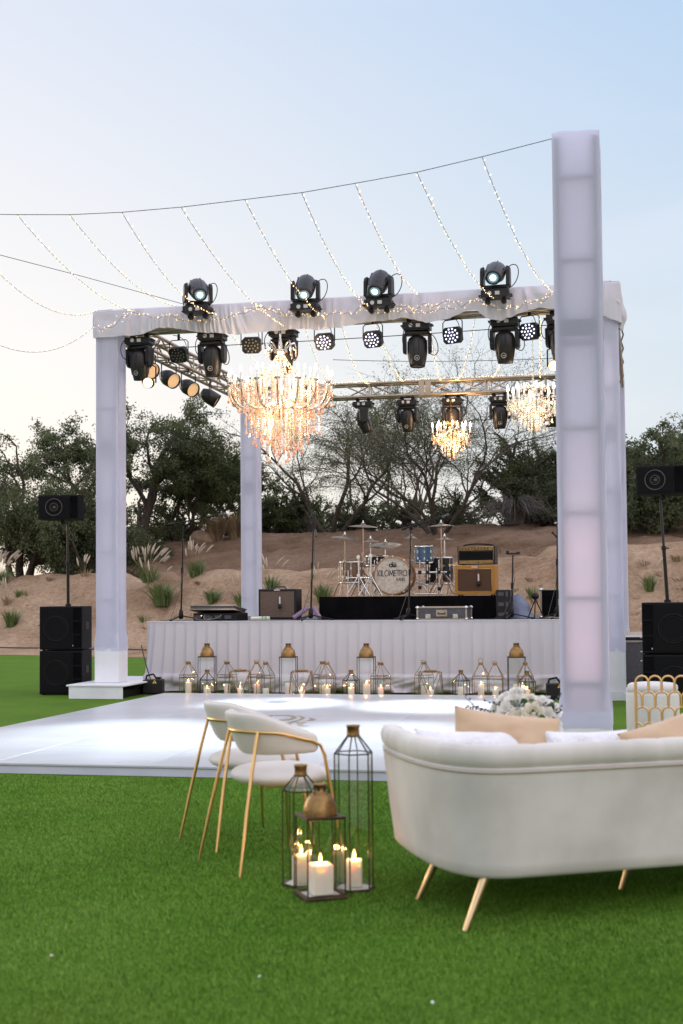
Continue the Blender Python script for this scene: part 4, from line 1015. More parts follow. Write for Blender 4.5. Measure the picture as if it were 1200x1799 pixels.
# ------------------------------------------------------------------ drum riser and kit
RY = 18.95; rz_ = 1.292
r0, r1 = gy(561, 1050, RY).x, gy(873, 1050, RY).x
t = thing('drum_riser', 'black cloth covered drum riser in the middle of the stage', 'riser', ((r0 + r1) / 2, RY, SZ)); hw = (r1 - r0) / 2
mb = MB(); mb.box(-hw, hw, .01, 2.1, rz_ - SZ - .03, rz_ - SZ); mb.build('platform', mat('riser_top', (.30, .27, .24), .8, c2=(.22, .2, .18), scale=9), t, .003, 1)
mb = MB()
def rsk(u, v):
    x = -hw + 2 * hw * u; return (x, -.004 - .012 * abs(noise.noise(Vector((x * 4, v, 1)))) - .015 * v, (rz_ - SZ - .004) * (1 - v) + .006)
mb.grid(rsk, 120, 6); mb.box(-hw, -hw + .006, 0, 2.1, .006, rz_ - SZ - .032); mb.box(hw - .006, hw, 0, 2.1, .006, rz_ - SZ - .032); mb.build('skirt', 'blackcloth', t)
p = gy(885, 1090, 19.0)
t = thing('road_trunk', 'narrow black trunk standing against the right end of the drum riser', 'trunk', (p.x + .01, 19.1, SZ))
mb = MB(); mb.box(-.10, .10, -.25, .25, .004, .40); mb.build('body', 'black', t, .008, 2)
mb = MB()
for z in (.06, .2, .34): mb.cbox((-.03, -.254, z), (.08, .008, .05)); mb.cbox((.05, -.254, z), (.03, .01, .07))
mb.build('fittings', 'caseside', t, .003, 1)
M['drum_brown'] = mat('walnut_drum_shell', (.10, .045, .02), .25, c2=(.16, .07, .03), scale=4, coat=.6, stretch=(1, 1, 6))
M['drum_blue'] = mat('blue_sparkle_shell', (.05, .10, .22), .22, .3, c2=(.13, .20, .36), scale=160, coat=.6)
M['drum_head'] = mat('mottled_drum_head', (.42, .37, .31), .6, c2=(.55, .49, .42), scale=22, lo=.4, hi=.6)
M['bronze_cymbal'] = mat('cymbal_bronze', (.20, .15, .10), .42, .8, c2=(.13, .10, .065), scale=14)
M['copper'] = mat('warm_chrome', (.50, .36, .27), .25, 1., c2=(.38, .27, .2), scale=8)
M['ink'] = mat('black_print', (.012, .011, .010), .5)
KZ = rz_ + .002
def dr(px, py, y): return gy(px, py, y)
c = dr(690, 1003, 19.35); R_ = .275
t = thing('bass_drum', 'walnut bass drum whose cream head reads KILOMETRO BAND', 'drum', (c.x, 19.35, KZ), .03)
cz = R_ + .02
rotx = Matrix.Translation((0, 0, cz)) @ Matrix.Rotation(pi / 2, 4, 'X')
mb = MB(); mb.M = rotx; mb.lathe([(R_ - .012, .0), (R_ - .012, -.42)], 48); mb.build('shell', 'drum_brown', t)
mb = MB(); mb.M = rotx
for z in (.012, -.43): mb.lathe([(R_ - .016, z - .014), (R_ + .006, z - .014), (R_ + .006, z + .014), (R_ - .016, z + .014)], 48, cap=False)
mb.build('hoop', mat('amber_hoop', (.34, .16, .05), .3, c2=(.26, .12, .04), scale=8, coat=.5), t)
mb = MB(); mb.M = rotx; mb.lathe([(R_ - .014, .012), (R_ * .5, .016), (.001, .017)], 48); hd = mb.build('front_head', 'drum_head', t)
mb = MB()
wd = .0
for ch in 'KILOMETRO': wd += ADV[ch]
lettering(mb, 'KILOMETRO', -.215, cz - .005, .082, -.0185, .0048, .435 / (wd * .082))
x_ = .055
lettering(mb, 'BAND', x_, cz - .075, .042, -.0185, .0028, 1.05)
mb.build('lettering', 'ink', hd)
mb = MB()      # round d w mark
def rib(pts, r):
    for a, b in zip(pts, pts[1:]):
        A, B = Vector(a), Vector(b); d = (B - A).normalized(); A -= d * r * .6; B += d * r * .6; n = Vector((-d.y, d.x)) * r
        mb.add([(A.x - n.x, -.0188, A.y - n.y), (B.x - n.x, -.0188, B.y - n.y), (B.x + n.x, -.0188, B.y + n.y), (A.x + n.x, -.0188, A.y + n.y)], [(0, 1, 2, 3)])
u_ = cz + .145; s_ = .020
rib([(-.025 + s_ * cos(a * pi / 8), u_ + s_ * sin(a * pi / 8)) for a in range(17)], .007); rib([(-.025 + s_, u_ - .020), (-.025 + s_, u_ + .048)], .007)
rib([(.010, u_ + .020), (.010, u_ - .010), (.016, u_ - .020), (.026, u_ - .020), (.030, u_ - .012), (.030, u_ + .014), (.030, u_ - .012), (.034, u_ - .020), (.044, u_ - .020), (.050, u_ - .010), (.050, u_ + .020)], .007)
rib([(.012, u_ + .036), (.05, u_ + .036)], .004)
mb.build('mark', 'ink', hd)
mb = MB()
for k in range(10):
    a = 2 * pi * k / 10 + .3; x, z = (R_ + .004) * cos(a), cz + (R_ + .004) * sin(a); mb.tube([(x, -.03, z), (x, .07, z)], .008, 6); mb.cbox((x, -.02, z), (.022, .02, .022))
for sx in (-1, 1): mb.tube([(sx * .2, .12, cz - .12), (sx * .33, .02, .01)], .008, 6)
mb.build('lugs_and_spurs', 'chrome', t)
def drum(name, label, loc, r, h_, shell, tilt=(0, 0), legs=0, z0=0.):
    t = thing(name, label, 'drum', loc); T = Matrix.Rotation(tilt[0], 4, 'X') @ Matrix.Rotation(tilt[1], 4, 'Y')
    mb = MB(); mb.M = T; mb.lathe([(r, z0 + .012), (r, z0 + h_ - .012)], 32); mb.build('shell', shell, t)
    mb = MB(); mb.M = T
    for z in (z0 + .0, z0 + h_): mb.lathe([(r - .004, z - .012), (r + .010, z - .012), (r + .010, z + .012), (r - .004, z + .012)], 32, cap=False)
    for k in range(8):
        a = 2 * pi * k / 8 + .2; x, y = (r + .010) * cos(a), (r + .010) * sin(a); mb.bar((x, y, z0), (x, y, z0 + h_), .0045, 5); mb.cbox((x, y, z0 + h_ * .7), (.022, .022, .035)); mb.cbox((x, y, z0 + h_ * .3), (.022, .022, .035))
    mb.build('hoops_and_lugs', 'chrome', t)
    mb = MB(); mb.M = T; mb.lathe([(r - .003, z0 + h_ + .002), (.001, z0 + h_ + .004)], 32); mb.build('batter_head', 'drum_head', t)
    if legs:
        for k in range(legs):
            a = 2 * pi * k / legs + .5; mb = MB(); mb.M = T; mb.tube([((r + .02) * cos(a), (r + .02) * sin(a), z0 + h_ * .6), ((r + .03) * cos(a), (r + .03) * sin(a), .001)], .008, 6); mb.build('leg', 'chrome', t)
    return t
p = dr(617, 1000, 19.6)
drum('floor_drum', 'small walnut floor drum on chrome legs at the left end of the kit', (p.x, 19.6, KZ), .17, .30, 'drum_brown', legs=3, z0=.20)
p = dr(746, 1040, 19.75)
drum('tom_drum', 'blue sparkle tom drum mounted right of the bass drum', (p.x, 19.8, KZ), .125, .24, 'drum_blue', (.10, 0), 0, .49)
p = dr(772, 1040, 20.1)
drum('floor_tom', 'dark floor tom behind the blue tom drum', (p.x, 20.1, KZ), .20, .38, 'black', legs=3, z0=.18)
p = dr(668, 1040, 20.2)
drum('snare_drum', 'black snare drum set behind the bass drum', (p.x - .05, 20.25, KZ), .17, .14, 'black', legs=3, z0=.46)
def stand(label, loc, h_, boom=None, cym=None, tilt=(0, 0), spread=.28, col='chrome', extra=None):
    t = thing('cymbal_stand', label, 'cymbal stand', loc)
    mb = MB(); mb.tube([(0, 0, .18), (0, 0, h_ * .62)], .014, 8); mb.tube([(0, 0, h_ * .62), (0, 0, h_)], .009, 8)
    for z in (.2, h_ * .6, h_ * .42): mb.lathe([(.024, z - .02), (.024, z + .02)], 10); mb.bar((0, 0, z), (.05, -.01, z), .007, 5)
    mb.build('tube', col, t)
    for k in range(3):
        a = 2 * pi * k / 3 + .4; mb = MB(); mb.tube([(0, 0, .36), (spread * .5 * cos(a), spread * .5 * sin(a), .20), (spread * cos(a), spread * sin(a), .012)], .010, 6); mb.tube([(0, 0, .19), (spread * .5 * cos(a), spread * .5 * sin(a), .20)], .006, 5); mb.build('leg', col, t)
    if cym:
        r = cym; mb = MB(); mb.M = Matrix.Translation((0, 0, h_)) @ Matrix.Rotation(tilt[0], 4, 'X') @ Matrix.Rotation(tilt[1], 4, 'Y')
        mb.lathe([(.012, .024), (.035, .020), (.045, .006), (r * .6, -.004), (r, -.020), (r, -.0225), (r * .6, -.007), (.045, .003), (.012, .020)], 40); cy_o = mb.build('cymbal', 'bronze_cymbal', t)
        mb = MB(); mb.M = Matrix.Translation((0, 0, h_)); mb.lathe([(.001, .075), (.010, .07), (.010, .045), (.02, .04), (.02, .026), (.001, .025)], 10); mb.build('wing_nut', 'chrome', cy_o)
    return t
def zof(px, py, y): return dr(px, py, y).z - KZ
for px, py, y, r, tl, lab, col in ((606, 943, 19.45, .205, (.10, .10), 'cymbal stand with the lowest tilted cymbal at the left end of the kit', 'copper'), (638, 923, 19.7, .215, (.08, .06), 'tallest left cymbal stand carrying the upper left cymbal', 'copper'), (677, 956, 19.9, .25, (.22, .02), 'stand with the wide cymbal hovering just above the bass drum', 'chrome'),
        (775, 922, 19.75, .20, (.06, -.02), 'cymbal stand with the high cymbal on the right of the kit', 'copper'), (781, 946, 20.2, .15, (.05, .02), 'stand with a lower cymbal behind the blue tom drum', 'chrome'), (722, 944, 20.3, .11, (.03, 0), 'stand with a pair of small cymbals behind the bass drum', 'chrome'), (651, 950, 20.2, .14, (.05, .0), 'stand with a small cymbal in the middle left of the kit', 'chrome')):
    p = dr(px, py, y); stand(lab, (p.x, y, KZ), zof(px, py, y), cym=r, tilt=tl, col=col)
# rack of chrome hardware bars
t = thing('hardware_rack', 'chrome drum hardware rack with clamps at the right of the bass drum', 'drum rack', (dr(755, 1046, 19.55).x, 19.55, KZ))
mb = MB()
for x in (-.14, -.03, .14): mb.tube([(x, 0, .02), (x, 0, .52)], .013, 8)
mb.tube([(-.2, 0, .34), (.3, 0, .34)], .014, 8); mb.tube([(-.25, 0, .03), (.2, 0, .03)], .012, 8); mb.tube([(-.2, .02, .2), (.0, -.05, .15)], .010, 6); mb.build('bars', 'chrome', t)
mb = MB()
for x, z in ((-.14, .34), (-.03, .34), (.14, .34), (.28, .34), (-.14, .12), (-.03, .2), (.14, .1), (-.03, .48)): mb = MB(); mb.cbox((x, -.01, z), (.045, .05, .05)); mb.bar((x, -.03, z), (x + .03, -.06, z), .006, 5); mb.build('clamp', 'blackmetal', t, .005, 1)
mb = MB(); mb.tube(bez((.2, 0, .3), (.35, -.1, .2), (.25, -.05, .05), (.38, 0, .02)), .006, 5); mb.tube(bez((.1, 0, .4), (.3, -.1, .4), (.3, -.1, .05), (.25, 0, .02)), .005, 5); mb.build('cables', 'wire', t)
t = thing('hardware_rack', 'gold and chrome tripod hardware in front of the small floor drum', 'drum rack', (dr(645, 1046, 19.3).x, 19.3, KZ))
mb = MB()
for x, a in ((-.12, .2), (.06, -.2)):
    mb.tube([(x, 0, .05), (x, 0, .60)], .013, 8)
    for k in (-1, 1): mb.tube([(x, 0, .30), (x + k * .17, -.05, .012)], .010, 6)
mb.tube([(-.3, 0, .27), (.06, 0, .27)], .012, 8); mb.build('bars', 'chrome', t)
mb = MB()
for x, z in ((-.12, .3), (.06, .3), (-.12, .56), (.06, .58), (-.28, .27)): mb = MB(); mb.cbox((x, -.01, z), (.045, .05, .05)); mb.build('clamp', 'chrome', t, .006, 1)
t = thing('microphone', 'small microphone on a gold arm reaching from the kit to the brown amplifier', 'microphone', dr(815, 995, 19.6))
mb = MB(); mb.tube([(-.22, 0, .03), (-.02, 0, -.01)], .009, 6); mb.build('arm', 'gold', t)
mb = MB(); mb.lathe([(.001, -.06), (.028, -.05), (.035, 0), (.02, .03), (.001, .035)], 12); mb.build('body', 'black', t)
# ------------------------------------------------------------------ amplifiers
M['tweed'] = mat('golden_tweed', (.42, .20, .035), .8, c2=(.34, .15, .025), scale=220, bump=.2, bscale=400)
M['grillcloth'] = mat('brown_grill_cloth', (.105, .05, .025), .9, c2=(.055, .026, .014), scale=160, bump=.3, bscale=320)
M['grillgrey'] = mat('sparkle_grill_cloth', (.17, .12, .09), .9, c2=(.08, .055, .045), scale=170, bump=.3, bscale=320)
def combo(name, label, loc, w_, h2, d, skin, cloth_, rz=0, border=.045, handle=True):
    t = thing(name, label, 'amplifier', loc, rz)
    mb = MB(); mb.box(-w_ / 2, w_ / 2, -d / 2, d / 2, .012, h2); mb.build('cabinet', skin, t, .012, 3)
    mb = MB(); mb.box(-w_ / 2 + border, w_ / 2 - border, -d / 2 - .004, -d / 2 - .001, .012 + border, h2 - border * 1.15); g = mb.build('grille_cloth', cloth_, t)
    mb = MB(); bb = border - .004; q = [(x, -d / 2 - .004, z) for x, z in ((-w_ / 2 + bb, .012 + bb), (w_ / 2 - bb, .012 + bb), (w_ / 2 - bb, h2 - bb * 1.15), (-w_ / 2 + bb, h2 - bb * 1.15))]; mb.tube(q, .004, 4, 0, True); mb.build('piping', 'gold' if skin == 'tweed' else 'blackmetal', g)
    mb = MB(); mb.cbox((0, -d / 2 - .004, h2 - border * .55), (.09, .006, .018)); mb.build('name_plate', 'emblem', t, .002, 1)
    if handle: mb = MB(); mb.tube([(-.09, 0, h2), (-.07, 0, h2 + .03), (.07, 0, h2 + .03), (.09, 0, h2)], .010, 6); mb.build('handle', 'blackmetal', t)
    mb = MB()
    for x in (-1, 1):
        for y in (-1, 1): mb.lathe([(.016, 0), (.018, .011)], 8, 0, True, (x * w_ * .4, y * d * .38, 0))
    mb.build('feet', 'blackmetal', t)
    return t
def drop_mic(label, p, ln):
    t = thing('microphone', label, 'microphone', p)
    mb = MB(); mb.tube([(0, .01, ln + .12), (0, -.012, ln), (0, -.014, .08)], .0035, 5); mb.build('cable', 'wire', t)
    mb = MB(); mb.lathe([(.001, .15), (.010, .148), (.012, .06), (.012, .05)], 10, 0, True, (0, -.014, 0)); mb.build('body', 'emblem', t)
    mb = MB(); mb.lathe([(.012, .05), (.026, .045), (.028, 0), (.022, -.018), (.001, -.022)], 12, 0, True, (0, -.014, 0)); mb.build('grille', 'blackmetal', t)
p = gy(491, 1089, 18.75)
a_ = combo('combo_amplifier', 'black combo amplifier with brown grille on the stage beside the back post', (p.x, 18.8, SZ), .56, .44, .28, 'black', 'grillgrey', -.05, .03)
drop_mic('microphone hanging on its cable before the black combo amplifier', gy(492, 1067, 18.60), .22)
p = gy(837, 1046, 19.2)
combo('speaker_cabinet', 'golden tweed speaker cabinet with brown grille standing on the drum riser', (p.x, 19.25, KZ), .575, .425, .30, 'tweed', 'grillcloth', -.06, .05, False)
drop_mic('microphone hanging on its cable before the golden tweed cabinet', gy(841, 1027, 19.06), .20)
t = thing('amplifier_head', 'brown amplifier head with gold trim on top of the golden tweed cabinet', 'amplifier', (p.x + .02, 19.25, KZ + .427), -.06)
mb = MB(); mb.box(-.265, .265, -.13, .13, .008, .27); mb.build('cabinet', 'blackmetal', t, .010, 2)
mb = MB(); mb.box(-.235, .235, -.134, -.131, .075, .185); mb.build('front_panel', 'grille', t)
mb = MB()
for z0, z1 in ((.205, .245), (.03, .065)): mb.box(-.235, .235, -.135, -.131, z0, z1)
mb.build('control_strip', 'brass', t)
mb = MB()
for k in range(9): mb.tube([(-.19 + k * .045, -.134, .225), (-.19 + k * .045, -.15, .225)], .010, 8)
mb.build('knobs', 'black', t)
mb = MB(); mb.tube([(x, -.136, z) for x, z in ((-.245, .022), (.245, .022), (.245, .255), (-.245, .255))], .004, 4, 0, True); mb.build('gold_piping', 'gold', t)
mb = MB(); mb.tube(bez((-.2, 0, .28), (-.05, -.08, .31), (.1, .08, .30), (.22, 0, .28)), .012, 6); mb.build('handle', 'blackmetal', t)
# ------------------------------------------------------------------ microphone stands
def mic_stand(label, base_px, base_y, top_px, boom=None, tips=None, zb=None, flat=.30):
    zb = SZ if zb is None else zb
    b0 = gy(base_px[0], base_px[1], base_y); o = Vector((b0.x, base_y, zb)); tp = gy(top_px[0], top_px[1], base_y) - o; tp.y = 0
    t = thing('microphone_stand', label, 'microphone stand', o)
    mb = MB(); mb.tube([(0, 0, .04), tp * .52], .0125, 8); mb.tube([tp * .52, tp], .0095, 8); mb.build('tube', 'blackmetal', t)
    mb = MB(); mb.lathe([(.02, .03), (.036, .05), (.03, .14), (.016, .17)], 12); mb.M = Matrix.Translation(tp * .52); mb.lathe([(.020, -.04), (.020, .04)], 10); mb.build('collar', 'blackmetal', t)
    for k in range(3):
        a = 2 * pi * k / 3 + .35; mb = MB(); mb.tube([(.02 * cos(a), .02 * sin(a), .075), (flat * cos(a), flat * sin(a), .014)], .009, 6); mb.tube([(flat * .9 * cos(a), flat * .9 * sin(a), .017), (flat * 1.03 * cos(a), flat * 1.03 * sin(a), .013)], .013, 6); mb.build('leg', 'blackmetal', t)
    if boom:
        a, b = gy(boom[0][0], boom[0][1], base_y - .03) - o, gy(boom[1][0], boom[1][1], base_y - .03) - o
        mb = MB(); mb.tube([a, b], .0125, 6); mb.tube([a, a.lerp(b, .12)], .019, 8); mb.ball(tp, .030, 8); mb.build('boom_arm', 'blackmetal', t)
        d = (b - a).normalized(); mb = MB(); mb.tube([b, b + d * .07], [.012, .016], 8); mb.ball(b + d * .085, .021, 10); mb.build('microphone_clip', 'caseside', t)
    mb = MB(); mb.tube([tp * .9, tp * .6 + Vector((.03, -.02, 0)), tp * .3 + Vector((-.02, -.02, 0)), Vector((-.12, -.1, .02)), Vector((-.25, -.15, .008))], .004, 5); mb.build('cable', 'wire', t)
    return t
mic_stand('boom microphone stand at the left end of the stage near the white post', (318, 1090), 18.3, (322, 920), ((296, 922), (384, 905)))
mic_stand('straight microphone stand between the combo amplifier and the drum riser', (546, 1092), 18.25, (551, 905), ((551, 905), (554, 930)))
mic_stand('boom microphone stand in the middle before the bass drum with yellow tape', (718, 1092), 18.2, (722, 928), ((706, 930), (776, 908)))
mic_stand('short stand with a flat top clamp right of the brown amplifier', (899, 1094), 18.5, (901, 975), None)
t = thing('stand_clamp', 'flat black phone clamp on the short stand right of the amplifier', 'clamp', gy(901, 974, 18.5))
mb = MB(); mb.box(-.09, .09, -.03, .03, 0, .02); mb.cbox((-.07, 0, .03), (.04, .06, .04)); mb.cbox((.07, 0, .02), (.05, .05, .03)); mb.build('plate', 'blackmetal', t, .005, 1)
mic_stand('tall microphone stand partly hidden behind the left edge of the tall column', (979, 1094), 18.4, (979, 895), ((970, 935), (984, 950)))
p = gy(941, 1088, 18.9)
t = thing('small_tripod', 'small black tripod with a round head on the stage by the upright case', 'tripod', (p.x, 18.9, SZ))
for k in range(3):
    a = 2 * pi * k / 3 + .5; mb = MB(); mb.tube([(0, 0, .27), (.13 * cos(a), .13 * sin(a), .004)], .008, 6); mb.build('leg', 'blackmetal', t)
mb = MB(); mb.ball((0, 0, .31), .052, 16); mb.bar((0, 0, .24), (0, 0, .28), .014); mb.build('head', 'black', t)
t = thing('equipment_bag', 'pale blue cloth bundle slumped behind the short stand on the stage', 'cloth bundle', (gy(915, 1085, 19.3).x, 19.3, SZ))
mb = MB(); mb.grid(lambda u, v: ((.20 - .12 * v) * cos(u * 2 * pi) * (1 + .25 * noise.noise(Vector((cos(u * 6.28), sin(u * 6.28), v * 3)))) - .08 * v, .15 * sin(u * 2 * pi) * (1 - .7 * v), .33 * v ** .8 + .02 * noise.noise(Vector((u * 9, v * 5, 2)))), 28, 12, 0, True, cu=True); mb.build('cloth', mat('blue_grey_cloth', (.17, .20, .30), .9, c2=(.25, .28, .38), scale=9), t)
t = thing('paper_roll', 'white paper roll with a green print lying before the black combo amplifier', 'paper roll', gy(457, 1086, 18.2))
t.location.z = SZ
mb = MB(); mb.tube([(-.13, 0, .032), (.13, .02, .032)], .030, 14); mb.build('roll', mat('white_paper', (.62, .60, .54), .8), t)
mb = MB(); mb.tube([(.02, .0, .033), (.10, .016, .033)], .0306, 14); mb.build('green_print', mat('green_print', (.14, .36, .12), .7, c2=(.55, .58, .48), scale=30, lo=.45, hi=.55), t)
for i, (x0, y0, x1, y1, lab) in enumerate(((515, 1088, 541, 1068, 'mauve foam roll leaning left of the straight microphone stand'), (562, 1088, 551, 1068, 'mauve foam roll leaning right of the straight microphone stand'))):
    a, b = gy(x0, y0, 18.6), gy(x1, y1, 18.75); a.z = SZ + .03; t = thing('foam_roll', lab, 'foam roll', a)
    mb = MB(); mb.tube([(0, 0, 0), b - a], .032, 12); mb.build('roll', mat('mauve_foam', (.24, .17, .27), .9), t)
# spark fountain boxes on the lawn
def spark_box(label, loc, rz):
    t = thing('spark_machine', label, 'effects box', loc, rz)
    mb = MB(); mb.box(-.13, .13, -.11, .11, .012, .20); mb.build('body', 'black', t, .012, 2)
    mb = MB(); mb.tube([(-.10, -.02, .20), (-.09, -.02, .25), (.0, -.02, .27), (.05, -.02, .20)], .014, 8); mb.cbox((.07, 0, .215), (.06, .08, .03)); mb.build('handle', 'blackmetal', t)
    mb = MB(); mb.add([(.005, -.113, .15), (.065, -.113, .15), (.035, -.113, .20)], [(0, 1, 2)]); sg_ = mb.build('warning_triangle', mat('warning_yellow', (.75, .45, .02), .5), t)
    mb = MB(); mb.cbox((.035, -.1145, .172), (.006, .002, .020)); mb.cbox((.035, -.1145, .157), (.006, .002, .005)); mb.build('mark', 'ink', sg_)
    mb = MB(); mb.box(-.12, .12, -.1, .1, .0, .011); mb.build('feet', 'blackmetal', t)
spark_box('small black effects box with a yellow warning triangle between plinth and stage skirt', (gy(270, 1216, 17.6).x, 17.6, 0), .15)
spark_box('small black effects box with yellow triangle at the floor corner by the tall column', (gy(978, 1222, 17.2).x, 17.2, 0), .1)
tag(MB().tube(sag((-6.75, 17.9, .65), (-6.45, 17.75, .02), .12, 12), .008, 6).build('power_cable', 'wire'), 'short black cable drooping beside the left post base box', 'cable')
tag(MB().tube([(x, turf_edge(x) + 1.6, height(x, turf_edge(x) + 1.6) + .02) for x in [-24 + .5 * i for i in range(60)]], .022, 6).build('hose', 'wire'), 'dark hose lying along the dirt path at the foot of the slope', 'hose')
# ------------------------------------------------------------------ lanterns and candles
def candle(label, loc, r, h_, lit, square=False, power=0., group='pillar candles'):
    t = thing('candle', label, 'candle', loc, random.random() * .6, group)
    mb = MB()
    if square:
        mb.box(-r, r, -r, r, .001, h_); mb.build('wax_body', 'wax', t, .006, 3)
    else:
        mb.lathe([(r * .98, .001), (r, .006), (r, h_ - .006), (r * .96, h_), (r * .6, h_ - .004), (.001, h_ - .007)], 22); mb.build('wax_body', 'wax', t)
    mb = MB(); mb.tube([(0, 0, h_ - .006), (.001, 0, h_ + .010)], .0014, 5); mb.build('wick', 'ink', t)
    if lit:
        mb = MB(); s_ = 1.0 if r > .03 else .85
        mb.lathe([(.001, h_ + .002), (.005 * s_, h_ + .008), (.0075 * s_, h_ + .016), (.006 * s_, h_ + .026), (.0025 * s_, h_ + .037), (.0008, h_ + .044)], 10); mb.build('flame', 'flame', t)
        lamp('POINT', 'flame_glow', (0, 0, h_ + .020), power, (1, .50, .18), t, .010)
    return t
def ngon(r, n, z, ph=0.): return [(r * cos(2 * pi * i / n + ph), r * sin(2 * pi * i / n + ph), z) for i in range(n)]
def panes(mb, lo, hi):
    n = len(lo)
    for i in range(n): mb.add([lo[i], lo[(i + 1) % n], hi[(i + 1) % n], hi[i]], [(0, 1, 2, 3)])
def cage(mb, lo, hi, r):
    n = len(lo)
    for i in range(n):
        mb.bar(lo[i], hi[i], r, 5); mb.bar(lo[i], lo[(i + 1) % n], r, 5); mb.bar(hi[i], hi[(i + 1) % n], r, 5)
def shrink(q, f): return [(a * f, b * f, c) for a, b, c in q]
def handle(t, r, z, tilt, m):
    mb = MB(); mb.M = Matrix.Translation((0, 0, z)) @ Matrix.Rotation(tilt, 4, 'X') @ Matrix.Translation((0, 0, r)); mb.tube(ring(r, 20, ax='y'), .0028, 5, 0, True); mb.build('ring_handle', m, t)
def house_lantern(label, loc, rz, w_=.188, hb=.275, ht=.415, flip=1.2):
    t = thing('lantern', label, 'lantern', loc, rz, 'glass lanterns along the stage skirt'); R_ = w_ / sqrt(2); f = 'brass'
    b, m_, s_, k_ = ngon(R_, 4, .008, pi / 4), ngon(R_, 4, hb - .035, pi / 4), ngon(R_, 4, hb, pi / 4), ngon(.033, 4, ht, pi / 4)
    mb = MB(); cage(mb, b, m_, .0042); cage(mb, m_, s_, .0042); cage(mb, s_, k_, .0040); mb.build('frame', f, t)
    mb = MB(); mb.box(-w_ / 2, w_ / 2, -w_ / 2, w_ / 2, .001, .007); mb.build('base_plate', f, t)
    mb = MB(); panes(mb, shrink(b, .985), shrink(s_, .985)); panes(mb, shrink(s_, .985), shrink(k_, .97)); mb.build('glass_panes', 'glass', t)
    mb = MB(); mb.box(-.028, .028, -.028, .028, ht - .002, ht + .030); mb.build('cap', f, t, .004, 2); handle(t, .030, ht + .022, flip, f); return t
def dome_lantern(label, loc, rz, w_=.215, hb=.505, r=.095, group='glass lanterns along the stage skirt', br=.0042, hs=1.2):
    t = thing('lantern', label, 'lantern', loc, rz, group); R_ = w_ / sqrt(2)
    b, s_ = ngon(R_, 4, .022, pi / 4), ngon(R_, 4, hb, pi / 4)
    mb = MB(); cage(mb, b, s_, br); mb.build('frame', 'bronze', t)
    mb = MB(); mb.box(-w_ / 2 - .008, w_ / 2 + .008, -w_ / 2 - .008, w_ / 2 + .008, .001, .010); mb.tube(ngon(R_ + .008, 4, .014, pi / 4), .008, 5, 0, True, False); mb.build('base_plate', 'bronze', t)
    mb = MB(); mb.box(-w_ / 2 + .006, w_ / 2 - .006, -w_ / 2 + .006, w_ / 2 - .006, .011, .014); mb.build('tray', 'linen', t)
    mb = MB(); panes(mb, shrink(b, .985), shrink(s_, .985)); mb.build('glass_panes', 'glass', t)
    mb = MB(); mb.box(-w_ / 2 - .006, w_ / 2 + .006, -w_ / 2 - .006, w_ / 2 + .006, hb + .003, hb + .009); mb.build('top_plate', 'bronze', t, .002, 1)
    z = hb + .009; mb = MB(); mb.lathe([(r, z), (r * 1.0, z + r * .25), (r * .95, z + r * .55), (r * .82, z + r * .88), (r * .62, z + r * 1.14), (r * .44, z + r * 1.28), (r * .40, z + r * 1.32), (.001, z + r * 1.32)], 32); mb.build('dome', 'brass', t)
    mb = MB(); zc = z + r * 1.30; rc = r * .41; mb.lathe([(rc, zc), (rc, zc + .006), (rc * .9, zc + .008), (rc * .9, zc + r * .42), (rc * 1.04, zc + r * .43), (rc * 1.04, zc + r * .50), (.001, zc + r * .52)], 20)
    c_ = mb.build('cap', 'brass', t)
    mb = MB()
    for k in range(6): a = k * pi / 3; mb.M = Matrix.Rotation(a, 4, 'Z'); mb.cbox((rc * .905, 0, zc + r * .22), (.003, .010, r * .22))
    mb.build('vent_slots', 'ink', c_); handle(t, r * .46, zc - .02, hs, 'bronze'); return t
def hex_lantern(label, loc, rz, r=.108, hb=.22, ht=.305, group='glass lanterns along the stage skirt', m_='bronze', br=.0042, cr=.028):
    t = thing('lantern', label, 'lantern', loc, rz, group); b, s_, k_ = ngon(r, 6, .010), ngon(r, 6, hb), ngon(cr, 6, ht)
    mb = MB(); cage(mb, b, s_, br); cage(mb, s_, k_, br); mb.build('frame', m_, t)
    mb = MB(); mb.add(ngon(r + .006, 6, .001) + ngon(r + .006, 6, .009), [tuple(range(6))[::-1], tuple(range(6, 12))] + [(i, (i + 1) % 6, (i + 1) % 6 + 6, i + 6) for i in range(6)]); mb.build('base_plate', m_, t)
    mb = MB(); mb.add(ngon(r - .006, 6, .011), [tuple(range(6))]); mb.build('tray', 'linen', t)
    mb = MB(); panes(mb, shrink(b, .985), shrink(s_, .985)); panes(mb, shrink(s_, .985), shrink(k_, .97)); mb.build('glass_panes', 'glass', t)
    mb = MB(); mb.lathe([(cr, ht - .004), (cr + .002, ht + .004), (cr, ht + .010), (cr, ht + .038), (cr + .003, ht + .042), (cr + .003, ht + .048), (.001, ht + .050)], 20); mb.build('cap', 'brass', t); return t
